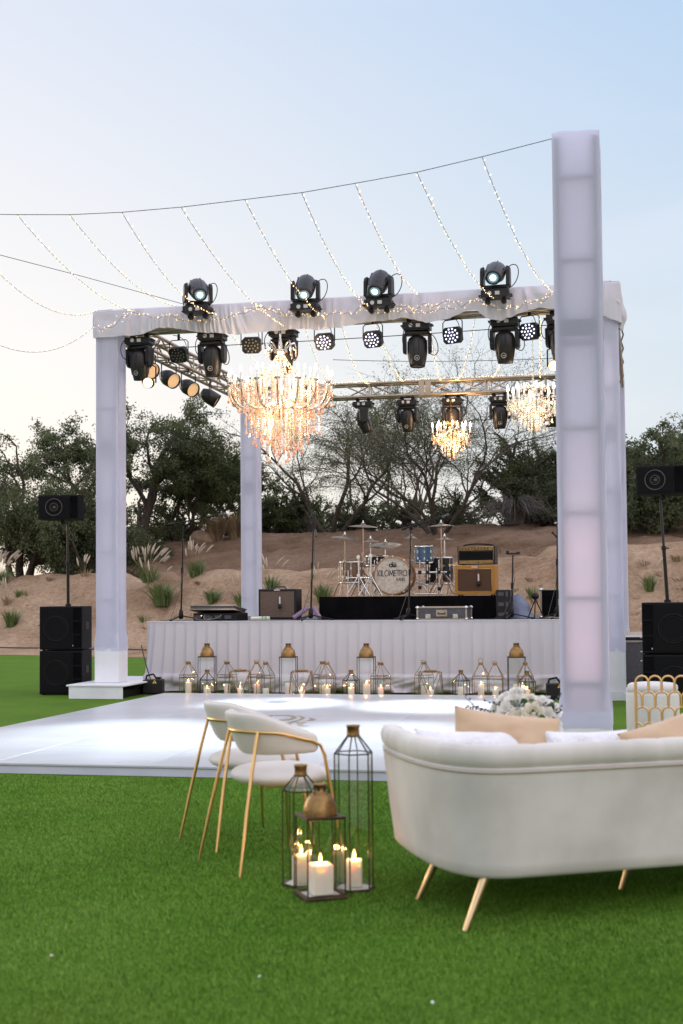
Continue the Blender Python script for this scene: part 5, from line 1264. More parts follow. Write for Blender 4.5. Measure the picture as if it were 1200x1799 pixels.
def prism_lantern(label, loc, rz, w_=.255, h_=.33):
    t = thing('lantern', label, 'lantern', loc, rz, 'glass lanterns along the stage skirt'); R_ = w_ / sqrt(2); b, s_ = ngon(R_ * .92, 4, .006, 0), ngon(R_, 4, h_, pi / 4)
    mb = MB()
    for i in range(4): mb.bar(b[i], s_[i], .0044, 5); mb.bar(b[i], s_[i - 1], .0044, 5); mb.bar(b[i], b[(i + 1) % 4], .0044, 5); mb.bar(s_[i], s_[(i + 1) % 4], .0044, 5)
    mb.build('frame', 'brass', t); mb = MB()
    for i in range(4): mb.add([b[i], s_[i], s_[i - 1]], [(0, 1, 2)]); mb.add([b[i], b[(i + 1) % 4], s_[i]], [(0, 1, 2)])
    mb.v = [(a * .985, c * .985, z) for a, c, z in mb.v]; mb.build('glass_panes', 'glass', t)
    mb = MB(); mb.lathe([(.062, h_ + .002), (.085, h_ + .002), (.087, h_ + .016), (.083, h_ + .020), (.062, h_ + .012)], 26, cap=False); mb.build('top_ring', 'brass', t)
    mb = MB(); mb.lathe([(.001, .002), (.085, .002), (.085, .005), (.001, .0055)], 4); mb.build('base_plate', 'brass', t); return t
LN = [  # px centre, kind, y, what sets it apart, candle height, lit
 (331, 'house', 17.35, 'at the far left end of the row', .145, 1), (364, 'dome', 17.52, 'behind the leftmost low six sided lantern', .10, 0), (364, 'hex', 17.18, 'in front of the leftmost domed lantern', .075, 1),
 (399, 'house', 17.42, 'just left of the first zigzag lantern', .12, 0), (422, 'prism', 17.22, 'between two tapered lanterns, leftmost zigzag', .075, 1), (451, 'house', 17.50, 'just right of the leftmost zigzag lantern', .11, 1), (467, 'house', 17.30, 'just left of the second domed lantern', .07, 0),
 (507, 'dome', 17.45, 'second dome from the left', .15, 0), (530, 'prism', 17.22, 'at the foot of the second dome', .06, 1), (567, 'house', 17.50, 'rear of the close pair left of centre', .10, 0), (575, 'house', 17.30, 'front of the close pair left of centre', .08, 1),
 (617, 'hex', 17.22, 'just left of the central dome', .10, 1), (644, 'dome', 17.45, 'third dome from the left, near the centre', .145, 1), (669, 'house', 17.28, 'just right of the central dome', .09, 1), (745, 'house', 17.50, 'behind the rightmost zigzag lantern', .10, 0), (756, 'prism', 17.22, 'right of centre, rightmost zigzag', .07, 1),
 (810, 'hex', 17.25, 'right of the rightmost zigzag lantern', .105, 0), (845, 'house', 17.36, 'with its ring handle upright', .13, 1), (870, 'house', 17.30, 'left of the rightmost dome', .07, 1), (908, 'dome', 17.50, 'rightmost dome, behind the bouquet', .15, 0), (923, 'house', 17.34, 'touching the right of the rightmost dome', .06, 1), (926, 'hex', 17.12, 'last of the row behind the bouquet', .085, 1)]
KIND = {'house': 'tapered brass lantern', 'dome': 'tall brass domed lantern', 'hex': 'low six sided lantern', 'prism': 'zigzag framed lantern'}
rg = random.Random(5)
for px, kind, y, wh, ch, lit in LN:
    lab = KIND[kind] + ' ' + wh
    p = gy(px, 1200, y); loc = (p.x, y, .002); a = rg.random() * .5 - .2 - .2
    if kind == 'house': house_lantern(lab, loc, a + .1, flip=.05 if 'upright' in lab else 1.0 + rg.random() * .4)
    elif kind == 'dome': dome_lantern(lab, loc, .05 + rg.random() * .15)
    elif kind == 'hex': hex_lantern(lab, loc, rg.random())
    else: prism_lantern(lab, loc, .12 + rg.random() * .2)
    candle(('lit' if lit else 'unlit') + ' white candle in ' + lab, (loc[0], y, .017), .041 if kind != 'dome' else .048, ch + (.02 if kind != 'dome' else .0), lit, False, 1.1, 'candles in the lanterns along the stage')
FGG = 'three lanterns on the grass by the sofa'
dome_lantern('dome topped lantern with an aged brass dome, nearest on the grass before the sofa', (-1.372, 5.80, .004), .55, .168, .345, .074, FGG, .0036, .75)
candle('lit square candle in the nearest dome topped lantern on the grass', (-1.372, 5.80, .0195), .046, .130, 1, True, 1.7, 'candles in the lanterns by the sofa')
hex_lantern('tallest slim six sided glass lantern standing left of the sofa', (-1.262, 5.985, .004), .52, .088, .60, .675, FGG, 'bronze', .0034, .028)
candle('lit candle in the tallest six sided lantern left of the sofa', (-1.262, 5.985, .016), .034, .120, 1, True, 1.7, 'candles in the lanterns by the sofa')
hex_lantern('shorter six sided glass lantern half hidden behind the dome topped one', (-1.515, 6.03, .004), .38, .083, .425, .49, FGG, 'bronze', .0034, .028)
candle('lit candle in the shorter six sided lantern behind the domed one', (-1.515, 6.03, .016), .036, .125, 1, True, 1.7, 'candles in the lanterns by the sofa')
# ------------------------------------------------------------------ two chairs
def chair(label, loc, rz):
    t = thing('lounge_chair', label, 'chair', loc, rz, 'cream velvet chairs with gold legs')   # faces local +Y
    # seat : soft rounded pad
    mb = MB()
    def pad(u, v):
        a = u * 2 * pi; k = v * pi
        c_, s_ = cos(a), sin(a); n = 2.6; rr = (abs(c_) ** n + abs(s_) ** n) ** (-1 / n)
        rad = sin(k) ** .45 if 0 < v < 1 else 0
        return (.232 * rr * c_ * rad, .228 * rr * s_ * rad + .015, .43 - .046 * cos(k) * (1 if cos(k) > 0 else 1.0) + .008 * (1 - rad))
    mb.grid(pad, 44, 16, 0, True, cu=True); mb.build('seat', 'velvet', t)
    # wrapping back
    R0, R1 = .208, .224
    def arc(a, out=0., f=1.):        # a: -1..1 , around the back
        th = a * radians(112); e = abs(a)
        x = (R0 + out) * sin(th); y = -(R1 + out) * cos(th) + .03
        return x, y
    def top(a): return .745 - .02 * a * a - .085 * sstep(.30, 1, abs(a))
    def bot(a): return .535 + .015 * abs(a)
    mb = MB(); nU, nV = 60, 20
    def back(u, v):
        a = -1 + 2 * u; ph = 2 * pi * v
        e = max(0., (abs(a) - .90) / .10); end = sqrt(max(0, 1 - e * e))
        zc, hz = (top(a) + bot(a)) / 2, (top(a) - bot(a)) / 2 * (.25 + .75 * end); th = .033 * (.1 + .9 * end)
        c_, s_ = cos(ph), sin(ph); cc = abs(c_) ** .55 * (1 if c_ > 0 else -1); ss = abs(s_) ** .55 * (1 if s_ > 0 else -1)
        x, y = arc(a, th * cc); lean_ = -.045 * ss * (1 - abs(a) ** 2) 
        return (x, y + lean_, zc + hz * ss)
    mb.grid(back, nU, nV, 0, True, cv=True)
    for a_ in (0, nU - 1): mb.add([back(a_ / (nU - 1), j / nV) for j in range(nV)], [tuple(range(nV))])
    bk_ = mb.build('backrest', 'velvet', t)
    mb = MB(); mb.tube([(arc(a)[0], arc(a)[1] - .045 * (1 - a * a), top(a) + .001) for a in [-.9 + 1.8 * i / 40 for i in range(41)]], .004, 5); mb.build('piping', 'velvet', bk_)
    # gold band round the outside running down as front legs
    A = [-.86 + 1.72 * i / 44 for i in range(45)]
    zb = lambda a: .655 - .015 * a * a - .035 * sstep(.5, .9, abs(a))
    band = [(arc(a, .041)[0], arc(a, .041)[1] , zb(a)) for a in A]
    def leg(s_):
        x, y = arc(s_ * .86, .041); xx, yy = arc(s_ * .93, .035); z = zb(.86)
        return [(x, y, z), (xx, yy + .02, z - .025), (xx * .985, yy + .045, z - .075), (xx * .96, yy + .07, .42), (s_ * .30, .215, .0)]
    mb = MB(); mb.tube(band, .0085, 8); mb.build('band', 'gold', t)
    for s_ in (-1, 1): mb = MB(); mb.tube(leg(s_), [.0080, .0082, .0086, .0092, .0062], 8); mb.build('leg', 'gold', t)
    for s_ in (-1, 1):
        x, y = arc(s_ * .34, .043); mb = MB(); mb.tube([(x, y, zb(.34)), (x * .75 + s_ * .235 * .25, y * .75 - .315 * .25 - .004, zb(.34) * .75), (x * .4 + s_ * .235 * .6, y * .4 - .315 * .6 - .004, zb(.34) * .4), (s_ * .235, -.315, 0)], [.0080, .0092, .0095, .0062], 8); mb.build('leg', 'gold', t)
    mb = MB()
    for s_ in (-1, 1): mb.tube([(.13 * s_, -.14, .392), (.17 * s_, .17, .392)], .008, 6)
    mb.build('seat_frame', 'gold', t)
    return t
CA = radians(42 - 90)
chair('nearer cream velvet chair with gold legs and its back turned, beside the lanterns', (-1.757, 6.52, .004), CA)
chair('farther cream velvet chair partly hidden behind the nearer one', (-2.05, 7.085, .004), CA)
# ------------------------------------------------------------------ sofa
SA = radians(30); SO = Vector((-.57, 5.296)); su = Vector((cos(SA), sin(SA))); sv = Vector((-sin(SA), cos(SA)))
sofa = thing('sofa', 'ivory velvet sofa with curved back and gold legs seen from behind', 'sofa', (SO.x, SO.y, .004), SA)
half = [(.95, .0), (.70, .0), (.45, .0), (.20, .0), (.08, .004), (-.01, .018), (-.075, .052), (-.125, .10), (-.162, .17), (-.185, .26), (-.195, .37), (-.192, .50), (-.18, .64), (-.160, .78), (-.135, .90), (-.10, 1.0), (-.03, 1.07), (.05, 1.09)]
half = [(a if a > .1 else .1 + (a - .1) * .76, b) for a, b in half]
left = half[::-1]; right = [(1.90 - a, b) for a, b in half[1:]]
pl_ = [Vector(p) for p in left + right]
def resample(P, n):
    L_ = [0]
    for a, b in zip(P, P[1:]): L_.append(L_[-1] + (b - a).length)
    out = []; k = 0
    for i in range(n):
        s_ = L_[-1] * i / (n - 1)
        while k < len(P) - 2 and L_[k + 1] < s_: k += 1
        out.append(P[k].lerp(P[k + 1], (s_ - L_[k]) / (L_[k + 1] - L_[k])))
    return out, L_[-1]
SP, SL = resample(pl_, 320)
for _ in range(8): SP = [SP[0]] + [(SP[i - 1] + SP[i] * 2 + SP[i + 1]) / 4 for i in range(1, len(SP) - 1)] + [SP[-1]]
def snorm(i):
    d = SP[min(i + 1, len(SP) - 1)] - SP[max(i - 1, 0)]; d.normalize(); return Vector((d.y, -d.x))   # outward
nS = len(SP)
prof = [(-.16, .215), (-.05, .196), (-.018, .200), (-.004, .215), (.003, .26), (.016, .38), (.028, .50), (.040, .60), (.045, .640), (.0435, .647), (.036, .652), (.036, .656), (.043, .663), (.049, .680), (.051, .700), (.047, .722), (.036, .740), (.012, .747), (-.014, .744), (-.036, .732), (-.05, .708), (-.05, .68), (-.058, .60), (-.075, .45), (-.08, .40)]
prof = [(d, .2 + (z - .2) * .945) for d, z in prof]
rim_h = lambda s_: .0 + .012 * sin(s_ * 1.4) 
def shell(u, v):
    i = min(nS - 1, int(round(u * (nS - 1)))); p = SP[i]; n = snorm(i); d, z = prof[min(len(prof) - 1, int(round(v * (len(prof) - 1))))]
    s_ = u * SL
    if z > .63:
        ph = (s_ / .135) % 1.0; dent = math.exp(-((min(ph, 1 - ph)) / .07) ** 2)
        cx, cz = .012, .672; d = cx + (d - cx) * (1 - .045 * dent); z = cz + (z - cz) * (1 - .055 * dent)
        if abs(ph - .5) < .5: d += .003 * sin(ph * pi); z += .003 * sin(ph * pi)
    if .22 < z < .615 and d > 0:
        d += .009 * noise.noise(Vector((s_ * 2.2, z * 3, 1))) + .004 * noise.noise(Vector((s_ * 6, z * 7, 5)))
    e = min(u, 1 - u) * SL
    if e < .18: f_ = sqrt(max(0, 1 - (1 - e / .18) ** 2)); z = .50 + (z - .50) * (.55 + .45 * f_); d *= .6 + .4 * f_
    return (p.x + n.x * d, p.y + n.y * d, z)
mb = MB(); mb.grid(shell, nS, len(prof))
for u in (0, 1): mb.add([shell(u, j / (len(prof) - 1)) for j in range(len(prof))], [tuple(range(len(prof)))])
mb.build('upholstered_shell', 'sofavelvet', sofa)
for z_, d_ in ((.624, .0425), (.6155, .0480)):
    mb = MB(); mb.tube([(SP[i].x + snorm(i).x * d_, SP[i].y + snorm(i).y * d_, z_) for i in range(22, nS - 22, 2)], .0052, 6); mb.build('piping', 'seam' if z_ < .62 else 'sofavelvet', sofa)
mb = MB(); inner = [SP[i] - snorm(i) * .05 for i in range(0, nS, 6)]; k = len(inner)
mb.add([(p.x, p.y, .20) for p in inner] + [(p.x, p.y, .34) for p in inner], [tuple(range(k))[::-1], tuple(range(k, 2 * k))] + [(i, (i + 1) % k, (i + 1) % k + k, i + k) for i in range(k)]); mb.build('seat_base', 'sofavelvet', sofa)
mb = MB(); inner = [SP[i] - snorm(i) * .088 for i in range(14, nS - 14, 6)]; k = len(inner); c_ = Vector((.95, .55))
mb.add([(p.x, p.y, .342) for p in inner] + [(p.x, p.y, .43) for p in inner] + [((p.x - c_.x) * .95 + c_.x, (p.y - c_.y) * .95 + c_.y, .45) for p in inner], [tuple(range(k))[::-1], tuple(range(2 * k, 3 * k))] + [(i + q * k, (i + 1) % k + q * k, (i + 1) % k + k + q * k, i + k + q * k) for i in range(k) for q in (0, 1)]); mb.build('seat_cushion', 'sofavelvet', sofa)
M['legbrass'] = mat('polished_champagne_brass', (.80, .60, .36), .3, 1., c2=(.70, .50, .28), scale=6)
for top_, foot in (((.005, .085, .21), (-.089, .077, 0)), ((.02, .60, .21), (-.067, .645, 0)), ((.90, .50, .21), (.84, .53, 0)), ((1.895, .085, .21), (1.99, .077, 0)), ((1.88, .60, .21), (1.967, .645, 0)), ((.95, .12, .21), (.97, .14, 0))):
    if foot[0] == .97: continue
    mb = MB(); mb.tube([top_, foot], [.019, .0125], 12); mb.build('leg', 'legbrass', sofa)
# ------------------------------------------------------------------ cushions
def pillow(label, loc, rot, w_, h_, th, m_, seed, group='cushions on the sofa'):
    mb = MB()
    def f(u, v, sgn):
        a, b = -1 + 2 * u, -1 + 2 * v
        k = ((1 - a * a) * (1 - b * b)); t_ = max(0, k) ** .42
        pinch = 1 - .06 * (1 - abs(a)) * 0 - .07 * (1 - a * a) * abs(b) ** 3; p2 = 1 - .07 * (1 - b * b) * abs(a) ** 3
        wr = .018 * noise.noise(Vector((a * 2.2, b * 2.2, seed + sgn))) + .007 * noise.noise(Vector((a * 6, b * 6, seed)))
        return (a * w_ / 2 * p2, sgn * (th / 2 * t_ + wr * t_), b * h_ / 2 * pinch)
    for sgn in (-1, 1): mb.grid(lambda u, v: f(u, v, sgn), 30, 30)
    o = mb.build('cushion', m_); o.location = loc; o.rotation_euler = rot; tag(o, label, 'cushion', group); return o
def sl(u, v, z): q = SO + su * u + sv * v; return (q.x, q.y, z)
pillow('tan satin cushion standing in the sofa in front of the bouquet', gy(884, 1324, 5.95), (radians(-8), radians(7), SA - radians(22)), .46, .36, .13, 'tan', 3)
pillow('flat white cushion leaning low in the left corner of the sofa', gy(826, 1334, 5.82), (radians(-26), radians(3), SA - radians(8)), .47, .26, .12, 'whitefluff', 7)
pillow('white fluffy cushion low in the sofa right of the tan satin cushion', gy(1034, 1340, 5.98), (radians(-14), radians(0), SA - radians(12)), .37, .28, .15, 'whitefluff', 12)
pillow('pale gold cushion in the sofa at the right edge of the photo', gy(1205, 1326, 6.02), (radians(-22), radians(-16), SA - radians(2)), .50, .36, .15, 'tan', 21)
# ------------------------------------------------------------------ coffee table and bouquet
bp_ = gy(921, 1250, 7.35)
t = thing('coffee_table', 'low white round table behind the sofa carrying the bouquet', 'table', (bp_.x, 7.38, .004))
mb = MB(); mb.lathe([(.28, .40), (.30, .405), (.30, .425), (.28, .43), (.001, .43)], 32); mb.build('tabletop', 'whitepaint', t)
for k in range(3): a = 2 * pi * k / 3; mb = MB(); mb.tube([(.2 * cos(a), .2 * sin(a), .40), (.24 * cos(a), .24 * sin(a), 0)], .012, 8); mb.build('leg', 'gold', t)
fl = thing('bouquet', 'bouquet of white and cream roses with green leaves behind the tan cushion', 'flowers', (bp_.x, 7.38, .436))
fl.scale = (1.0, 1.0, 1.0)
M['petal'] = mat('white_petal', (.74, .72, .66), .6, c2=(.82, .80, .74), scale=20); M['petal_cream'] = mat('cream_petal', (.74, .68, .54), .6, c2=(.78, .74, .64), scale=20)
M['leaf_green'] = mat('rose_leaf', (.045, .13, .03), .45, c2=(.08, .18, .05), scale=14); M['leaf_pale'] = mat('grey_leaf', (.12, .16, .11), .6)
M['eryngo'] = mat('dark_filler_sprig', (.10, .085, .085), .7)
mb = MB(); mb.lathe([(.045, 0), (.06, .004), (.07, .06), (.06, .10), (.055, .13)], 20); mb.build('vase', 'whitepaint', fl)
rg = random.Random(9)
def rose(name, c, r, m_, ax):
    mb = MB(); T = Matrix.Translation(c) @ Vector(ax).to_track_quat('Z', 'Y').to_matrix().to_4x4(); mb.M = T
    for lay in range(4):
        n = 5 + lay; rad = r * (.28 + .24 * lay); 
        for i in range(n):
            a0 = 2 * pi * i / n + lay * .6 + rg.random() * .3
            def pt(u, v):
                a = a0 + (u - .5) * 2.2 * (1.35 / (1 + .22 * lay)) * 2 * pi / n * .62; z = -r * .5 + v * r * (1.15 - .17 * lay); rr = rad * (.45 + .62 * v ** .7 + .28 * v ** 4 * (1 - (2 * u - 1) ** 2)) 
                z -= r * .22 * (2 * u - 1) ** 2 * v
                return (rr * cos(a), rr * sin(a), z)
            mb.grid(pt, 6, 5)
    mb.ball((0, 0, -.05 * r), r * .3, 8); return mb.build(name, m_, fl)
heads = [(-.13, -.02, .20, .052), (-.09, -.08, .245, .050), (-.02, -.12, .20, .060), (-.055, -.05, .295, .048), (.055, -.11, .24, .050), (.12, -.07, .21, .052), (.145, .01, .255, .046), (.03, -.03, .29, .048), (-.15, .03, .255, .046), (.09, -.03, .285, .044), (-.10, .0, .31, .042), (.0, .04, .30, .046), (.15, -.06, .165, .046), (-.10, -.10, .17, .050), (.07, -.13, .17, .050), (-.045, .0, .345, .034)]
for i, (x, y, z, r) in enumerate(heads): rose('rose', (x, y, z), r, 'petal_cream' if i in (2, 4, 7) else 'petal', (x * .8, y - .12, z - .12))
mb = MB()
def leaf_shape(mb, p, d, ln, wd, up):
    p, d = Vector(p), Vector(d).normalized(); s_ = d.cross(Vector(up)).normalized()
    q = [p, p + d * ln * .35 + s_ * wd, p + d * ln * .75 + s_ * wd * .7, p + d * ln - Vector((0, 0, ln * .1)), p + d * ln * .75 - s_ * wd * .7, p + d * ln * .35 - s_ * wd]
    mb.add(q, [(0, 1, 2, 3), (0, 3, 4, 5)])
for x, y, z in ((.02, -.07, .26), (.0, -.05, .30), (.09, -.09, .25), (.10, -.12, .21), (-.01, -.09, .24), (-.15, -.03, .20), (.03, -.10, .19), (.16, -.04, .2), (-.04, 0, .3), (.13, 0, .27), (.06, -.02, .29)):
    leaf_shape(mb, (x, y, z - .03), (rg.random() - .5, -.35 - .3 * rg.random(), .5 + .6 * rg.random()), .075, .022, (0, -1, .3))
mb.build('leaves', 'leaf_green', fl)
mb = MB()
for k in range(9):
    a = -1 + 2 * rg.random(); b_ = (-.10 - .12 * rg.random() if k < 6 else .12, -.03, .20 + .06 * rg.random()); e_ = Vector(b_) + Vector((-.10 if k < 6 else .08, -.02, .02 + .08 * rg.random()))
    mb.tube([(b_[0] * .3, 0, .12), b_, e_], .0016, 4)
    for j in range(6): mb.ball(Vector(b_).lerp(e_, j / 5) + Vector((rg.random() - .5, 0, rg.random() - .5)) * .016, .006, 5)
mb.build('dark_sprigs', 'eryngo', fl)
mb = MB()
for k in range(14):
    a = rg.random() * 6.28; b_ = Vector((.13 * cos(a), .08 * sin(a), .25)); d = Vector((cos(a), -.2, 1.0)).normalized(); mb.tube([(b_.x * .4, b_.y * .4, .15), b_, b_ + d * .06], .0014, 4)
    for j in range(4): leaf_shape(mb, b_ + d * .015 * j, (rg.random() - .5, rg.random() - .5, .4), .022, .006, (0, -1, 0))
mb.build('pale_sprigs', 'leaf_pale', fl)
# ------------------------------------------------------------------ pouf and gold lattice chair
pc = gy(1148, 1290, 12.6)
t = thing('pouf', 'round cream linen pouf with a stepped top behind the gold lattice chair', 'pouf', (pc.x, 12.75, .004))
mb = MB(); mb.lathe([(.215, .0), (.232, .01), (.235, .03), (.237, .38), (.233, .402), (.222, .410)], 44); mb.build('drum_body', 'linen', t)
mb = MB(); mb.lathe([(.212, .411), (.222, .418), (.226, .44), (.222, .468), (.200, .486), (.12, .495), (.001, .498)], 44); mb.build('top_cushion', 'linen', t)
mb = MB(); mb.tube(ring(.229, 44, (0, 0, .409)), .005, 6, 0, True); mb.build('piping', 'linen', t)
lc = gy(1116, 1183, 8.0)
t = thing('lattice_chair', 'gold chair with a fish scale lattice back at the right edge', 'chair', (lc.x, 8.0, .004), .05)
rr, sp, vs_, zt = .034, .0725, .088, .832 - .004
mb = MB(); W_ = 6 * sp
for row in range(5):
    off = 0 if row % 2 == 0 else -sp / 2; z = zt - .034 - row * vs_
    for k in range(-1, 7):
        c = (k + .5) * sp + off
        pts = [(c + rr * cos(pi * j / 12), z + rr * sin(pi * j / 12)) for j in range(13)]
        pts = [(c + rr, z - vs_ * .62)] + pts + [(c - rr, z - vs_ * .62)]
        if row == 4: pts = pts[1:-1]
        pts = [(min(max(x, 0), W_), zz) for x, zz in pts]
        if max(x for x, _ in pts) - min(x for x, _ in pts) < .01: continue
        mb.tube([(x, 0, zz) for x, zz in pts], .0058, 6)
mb.build('lattice_back', 'gold', t)
for x in (0, W_):
    mb = MB(); mb.tube([(x, 0, zt - .034), (x, 0, .40), (x, -.03, 0)], .0085, 8); mb.build('leg', 'gold', t)
for x in (.02, W_ - .02): mb = MB(); mb.tube([(x, .44, .41), (x, .47, 0)], .0085, 8); mb.build('leg', 'gold', t)
mb = MB(); mb.box(.0, W_, .02, .46, .41, .47); mb.build('seat', 'velvet', t, .02, 3)
mb = MB(); mb.tube([(0, 0, .405), (W_, 0, .405), (W_ - .02, .45, .405), (.02, .45, .405)], .008, 6, 0, True); mb.build('seat_frame', 'gold', t)
# bits on the lawn
for px, py, lab in ((91, 1680, 'pinkish dry petal lying alone on the lawn at lower left'), (457, 1716, 'tiny white petal on the lawn near the bottom middle'), (760, 1762, 'tiny white petal on the lawn below the sofa legs')):
    p = gz(px, py, .03); mb = MB(); mb.grid(lambda u, v: ((u - .5) * .013, (v - .5) * .009, .004 * sin(u * 3) + .003 * v), 5, 4); o = mb.build('petal', mat('dry_petal', (.55, .42, .38), .7) if 'pinkish' in lab else 'petal'); o.location = p; o.rotation_euler = (.2, .1, px * .01); tag(o, lab, 'petal', 'petals on the lawn')
# ------------------------------------------------------------------ trees
def leafmats(nm, cs): return [leaf_mat(nm + str(i), c) for i, c in enumerate(cs)]
LM = {'olive': leafmats('olive_leaf_', [(.058, .078, .042), (.092, .115, .060), (.135, .152, .092)]), 'dark': leafmats('dark_leaf_', [(.042, .058, .026), (.066, .086, .038), (.098, .115, .055)]), 'grey': leafmats('grey_leaf_', [(.080, .102, .058), (.115, .138, .08), (.155, .172, .11)])}
def tree(label, base, hgt, spread, seed, trunks=3, leaves=14000, kind='olive', leaf=(.11, .034), levels=4, droop=.25, cat='tree', group='trees on the slope', trunk_r=.11, lean=(0, 0), first=.22, name='tree', bare=.0, squash=1., up0=.7):
    rg = random.Random(seed); nr = np.random.default_rng(seed); t = thing(name, label, cat, base, 0, group)
    leaves = int(leaves * 1.55); trunk_r *= .78; leaf = (leaf[0] * .66, leaf[1] * .62)
    mb = MB(); tips = []
    def grow(p, d, ln, r, lev):
        k = 4 if lev < 3 else 3; pts = [p]; q = p; dd = d
        for i in range(k):
            dd = (dd + Vector((rg.gauss(0, .20), rg.gauss(0, .20), rg.gauss(0, .14) + (.10 if lev < 2 else -droop * .5)))).normalized(); q = q + dd * ln / k; pts.append(q)
        r2 = r * (.62 if lev < levels else .3)
        mb.tube(pts, [r + (r2 - r) * i / k for i in range(k + 1)], 6 if lev < 2 else (4 if lev < 3 else 3), 0, False, True, False)
        if lev >= levels - 1: tips.append((pts, lev))
        if lev >= levels: return
        n = 3 if lev else 2 + (rg.random() < .5)
        for j in range(n + 1):
            f = 1.0 if j == 0 else .35 + .6 * rg.random(); idx = min(k, max(1, round(f * k))); 
            a = rg.random() * 6.28; sp_ = .45 + .5 * rg.random() if j else .25
            nd = (dd + Vector((cos(a) * sp_ * spread, sin(a) * sp_ * spread, rg.random() * .3 - .05 - droop * lev * .12))).normalized()
            grow(pts[idx], nd, ln * (.62 + .2 * rg.random()), r2 * (.95 if j == 0 else .72), lev + 1)
    L0 = hgt * (.34 if name == 'tree' else .10)
    for k in range(trunks):
        a = 2 * pi * k / trunks + rg.random(); d0 = Vector((cos(a) * .42 * spread * (trunks > 1) + lean[0], sin(a) * .3 * spread * (trunks > 1) + lean[1], up0 + .3 * rg.random())).normalized()
        grow(Vector((cos(a) * .12 * (trunks > 1), sin(a) * .12 * (trunks > 1), -.15)), d0, L0 * (.85 + .3 * rg.random()), trunk_r * (.8 + .4 * rg.random()), 0)
    top = max(v[2] for v in mb.v); sc_ = hgt * .97 / top
    mb.v = [(x * sc_, y * sc_, z * sc_ * squash if z > 0 else z) for x, y, z in mb.v]
    mb.build('trunk', 'wood', t)
    # leaves along the outer twigs
    segs = []
    for pts, lev in tips:
        for a, b in zip(pts, pts[1:]): segs.append((*a, *b))
    segs = np.array(segs) * sc_; n = leaves
    # whole twigs stay bare so that light shows between clumps
    nb = len(segs); on = nr.random(nb) > bare; segs = segs[on]
    wt = nr.gamma(1.2, 1, len(segs)); idx = nr.choice(len(segs), n, p=wt / wt.sum()); f = nr.random((n, 1))
    P = segs[idx, :3] * (1 - f) + segs[idx, 3:] * f + nr.normal(0, .085 * hgt / 5, (n, 3)); P[:, 2] = P[:, 2] * squash
    ok = P[:, 2] > .15; P = P[ok]; idx = idx[ok]; n = len(P)
    D = nr.normal(0, 1, (n, 3)); D[:, 2] -= droop * 2.2; D /= np.linalg.norm(D, axis=1, keepdims=True)
    E_ = np.cross(D, nr.normal(0, 1, (n, 3))); E_ /= np.linalg.norm(E_, axis=1, keepdims=True)
    ln = leaf[0] * (.6 + .8 * nr.random((n, 1))); wd = leaf[1] * (.7 + .6 * nr.random((n, 1)))
    V = np.stack([P - E_ * wd * .3, P + D * ln * .5 - E_ * wd, P + D * ln, P + D * ln * .5 + E_ * wd], 1).astype(np.float32)
    me = bpy.data.meshes.new('crown'); me.vertices.add(n * 4); me.loops.add(n * 4); me.polygons.add(n)
    me.vertices.foreach_set('co', V.ravel()); me.loops.foreach_set('vertex_index', np.arange(n * 4, dtype=np.int32)); me.polygons.foreach_set('loop_start', np.arange(0, n * 4, 4, dtype=np.int32))
    for m in LM[kind]: me.materials.append(m)
    clump = (idx * 7919 % 3); me.polygons.foreach_set('material_index', np.where(nr.random(n) < .7, clump, nr.integers(0, 3, n)).astype(np.int32)); me.update()
    o = bpy.data.objects.new('crown', me); COL.objects.link(o); o.parent = t; return t
def gp(px, y): p = gy(px, 1000, y); return (p.x, y, height(p.x, y) - .05)
tree('grey green willowy tree at the left edge with a cluster of thick trunks', gp(40, 38.0), 5.0, .95, 11, 4, 26000, 'olive', (.15, .034), 4, .45, trunk_r=.16, up0=.9)
tree('slender leaning tree just left of the left post, trunks slanting right', gp(158, 37.5), 4.6, .8, 23, 3, 15000, 'olive', (.13, .03), 4, .4, trunk_r=.09, lean=(-.25, 0))
tree('dense olive tree behind the left post with a stout upright trunk', gp(238, 42.5), 5.6, .95, 5, 2, 24000, 'olive', (.13, .04), 4, .22, trunk_r=.20, up0=1.0)
tree('rounded dark tree between the left post and the back post', gp(330, 44.5), 3.9, 1.1, 42, 3, 17000, 'dark', (.12, .045), 4, .2, trunk_r=.10)
tree('small dark bushy tree just left of the back post', gp(398, 49.0), 3.2, 1.1, 77, 3, 13000, 'dark', (.12, .045), 3, .15, trunk_r=.08)
tree('wide wispy mesquite tree behind the drum kit with bare spreading limbs', gp(770, 40.5), 7.6, 1.25, 8, 7, 14500, 'grey', (.075, .022), 5, .10, trunk_r=.085, up0=.55, bare=.35, squash=.86)
tree('thin wispy tree with fine twigs left of the drum kit behind the back post', gp(585, 43.5), 4.7, 1.2, 31, 3, 9000, 'grey', (.075, .022), 4, .2, trunk_r=.08, bare=.15)
tree('dense dark evergreen bush behind the crystal chandelier side of the stage', gp(928, 43.0), 3.5, 1.05, 61, 6, 20000, 'dark', (.11, .042), 4, .1, 'bush', trunk_r=.07, name='bush')
tree('dark bush growing on the ridge just right of the back post', gp(490, 47.5), 2.5, 1.2, 15, 5, 11000, 'dark', (.11, .045), 4, .1, 'bush', trunk_r=.05, name='bush')
tree('low dark bush on the ridge behind the left cymbals', gp(610, 46.5), 1.15, 1.3, 16, 5, 5000, 'dark', (.09, .04), 3, .1, 'bush', trunk_r=.04, name='bush')
tree('willowy grey green tree behind the right loudspeaker', gp(1150, 36.5), 3.0, 1.15, 19, 4, 26000, 'olive', (.14, .034), 4, .4, trunk_r=.13)
tree('dark tree behind the tall column at the far right', gp(1060, 42.0), 3.0, 1.0, 29, 3, 17000, 'dark', (.12, .04), 4, .2, trunk_r=.10)
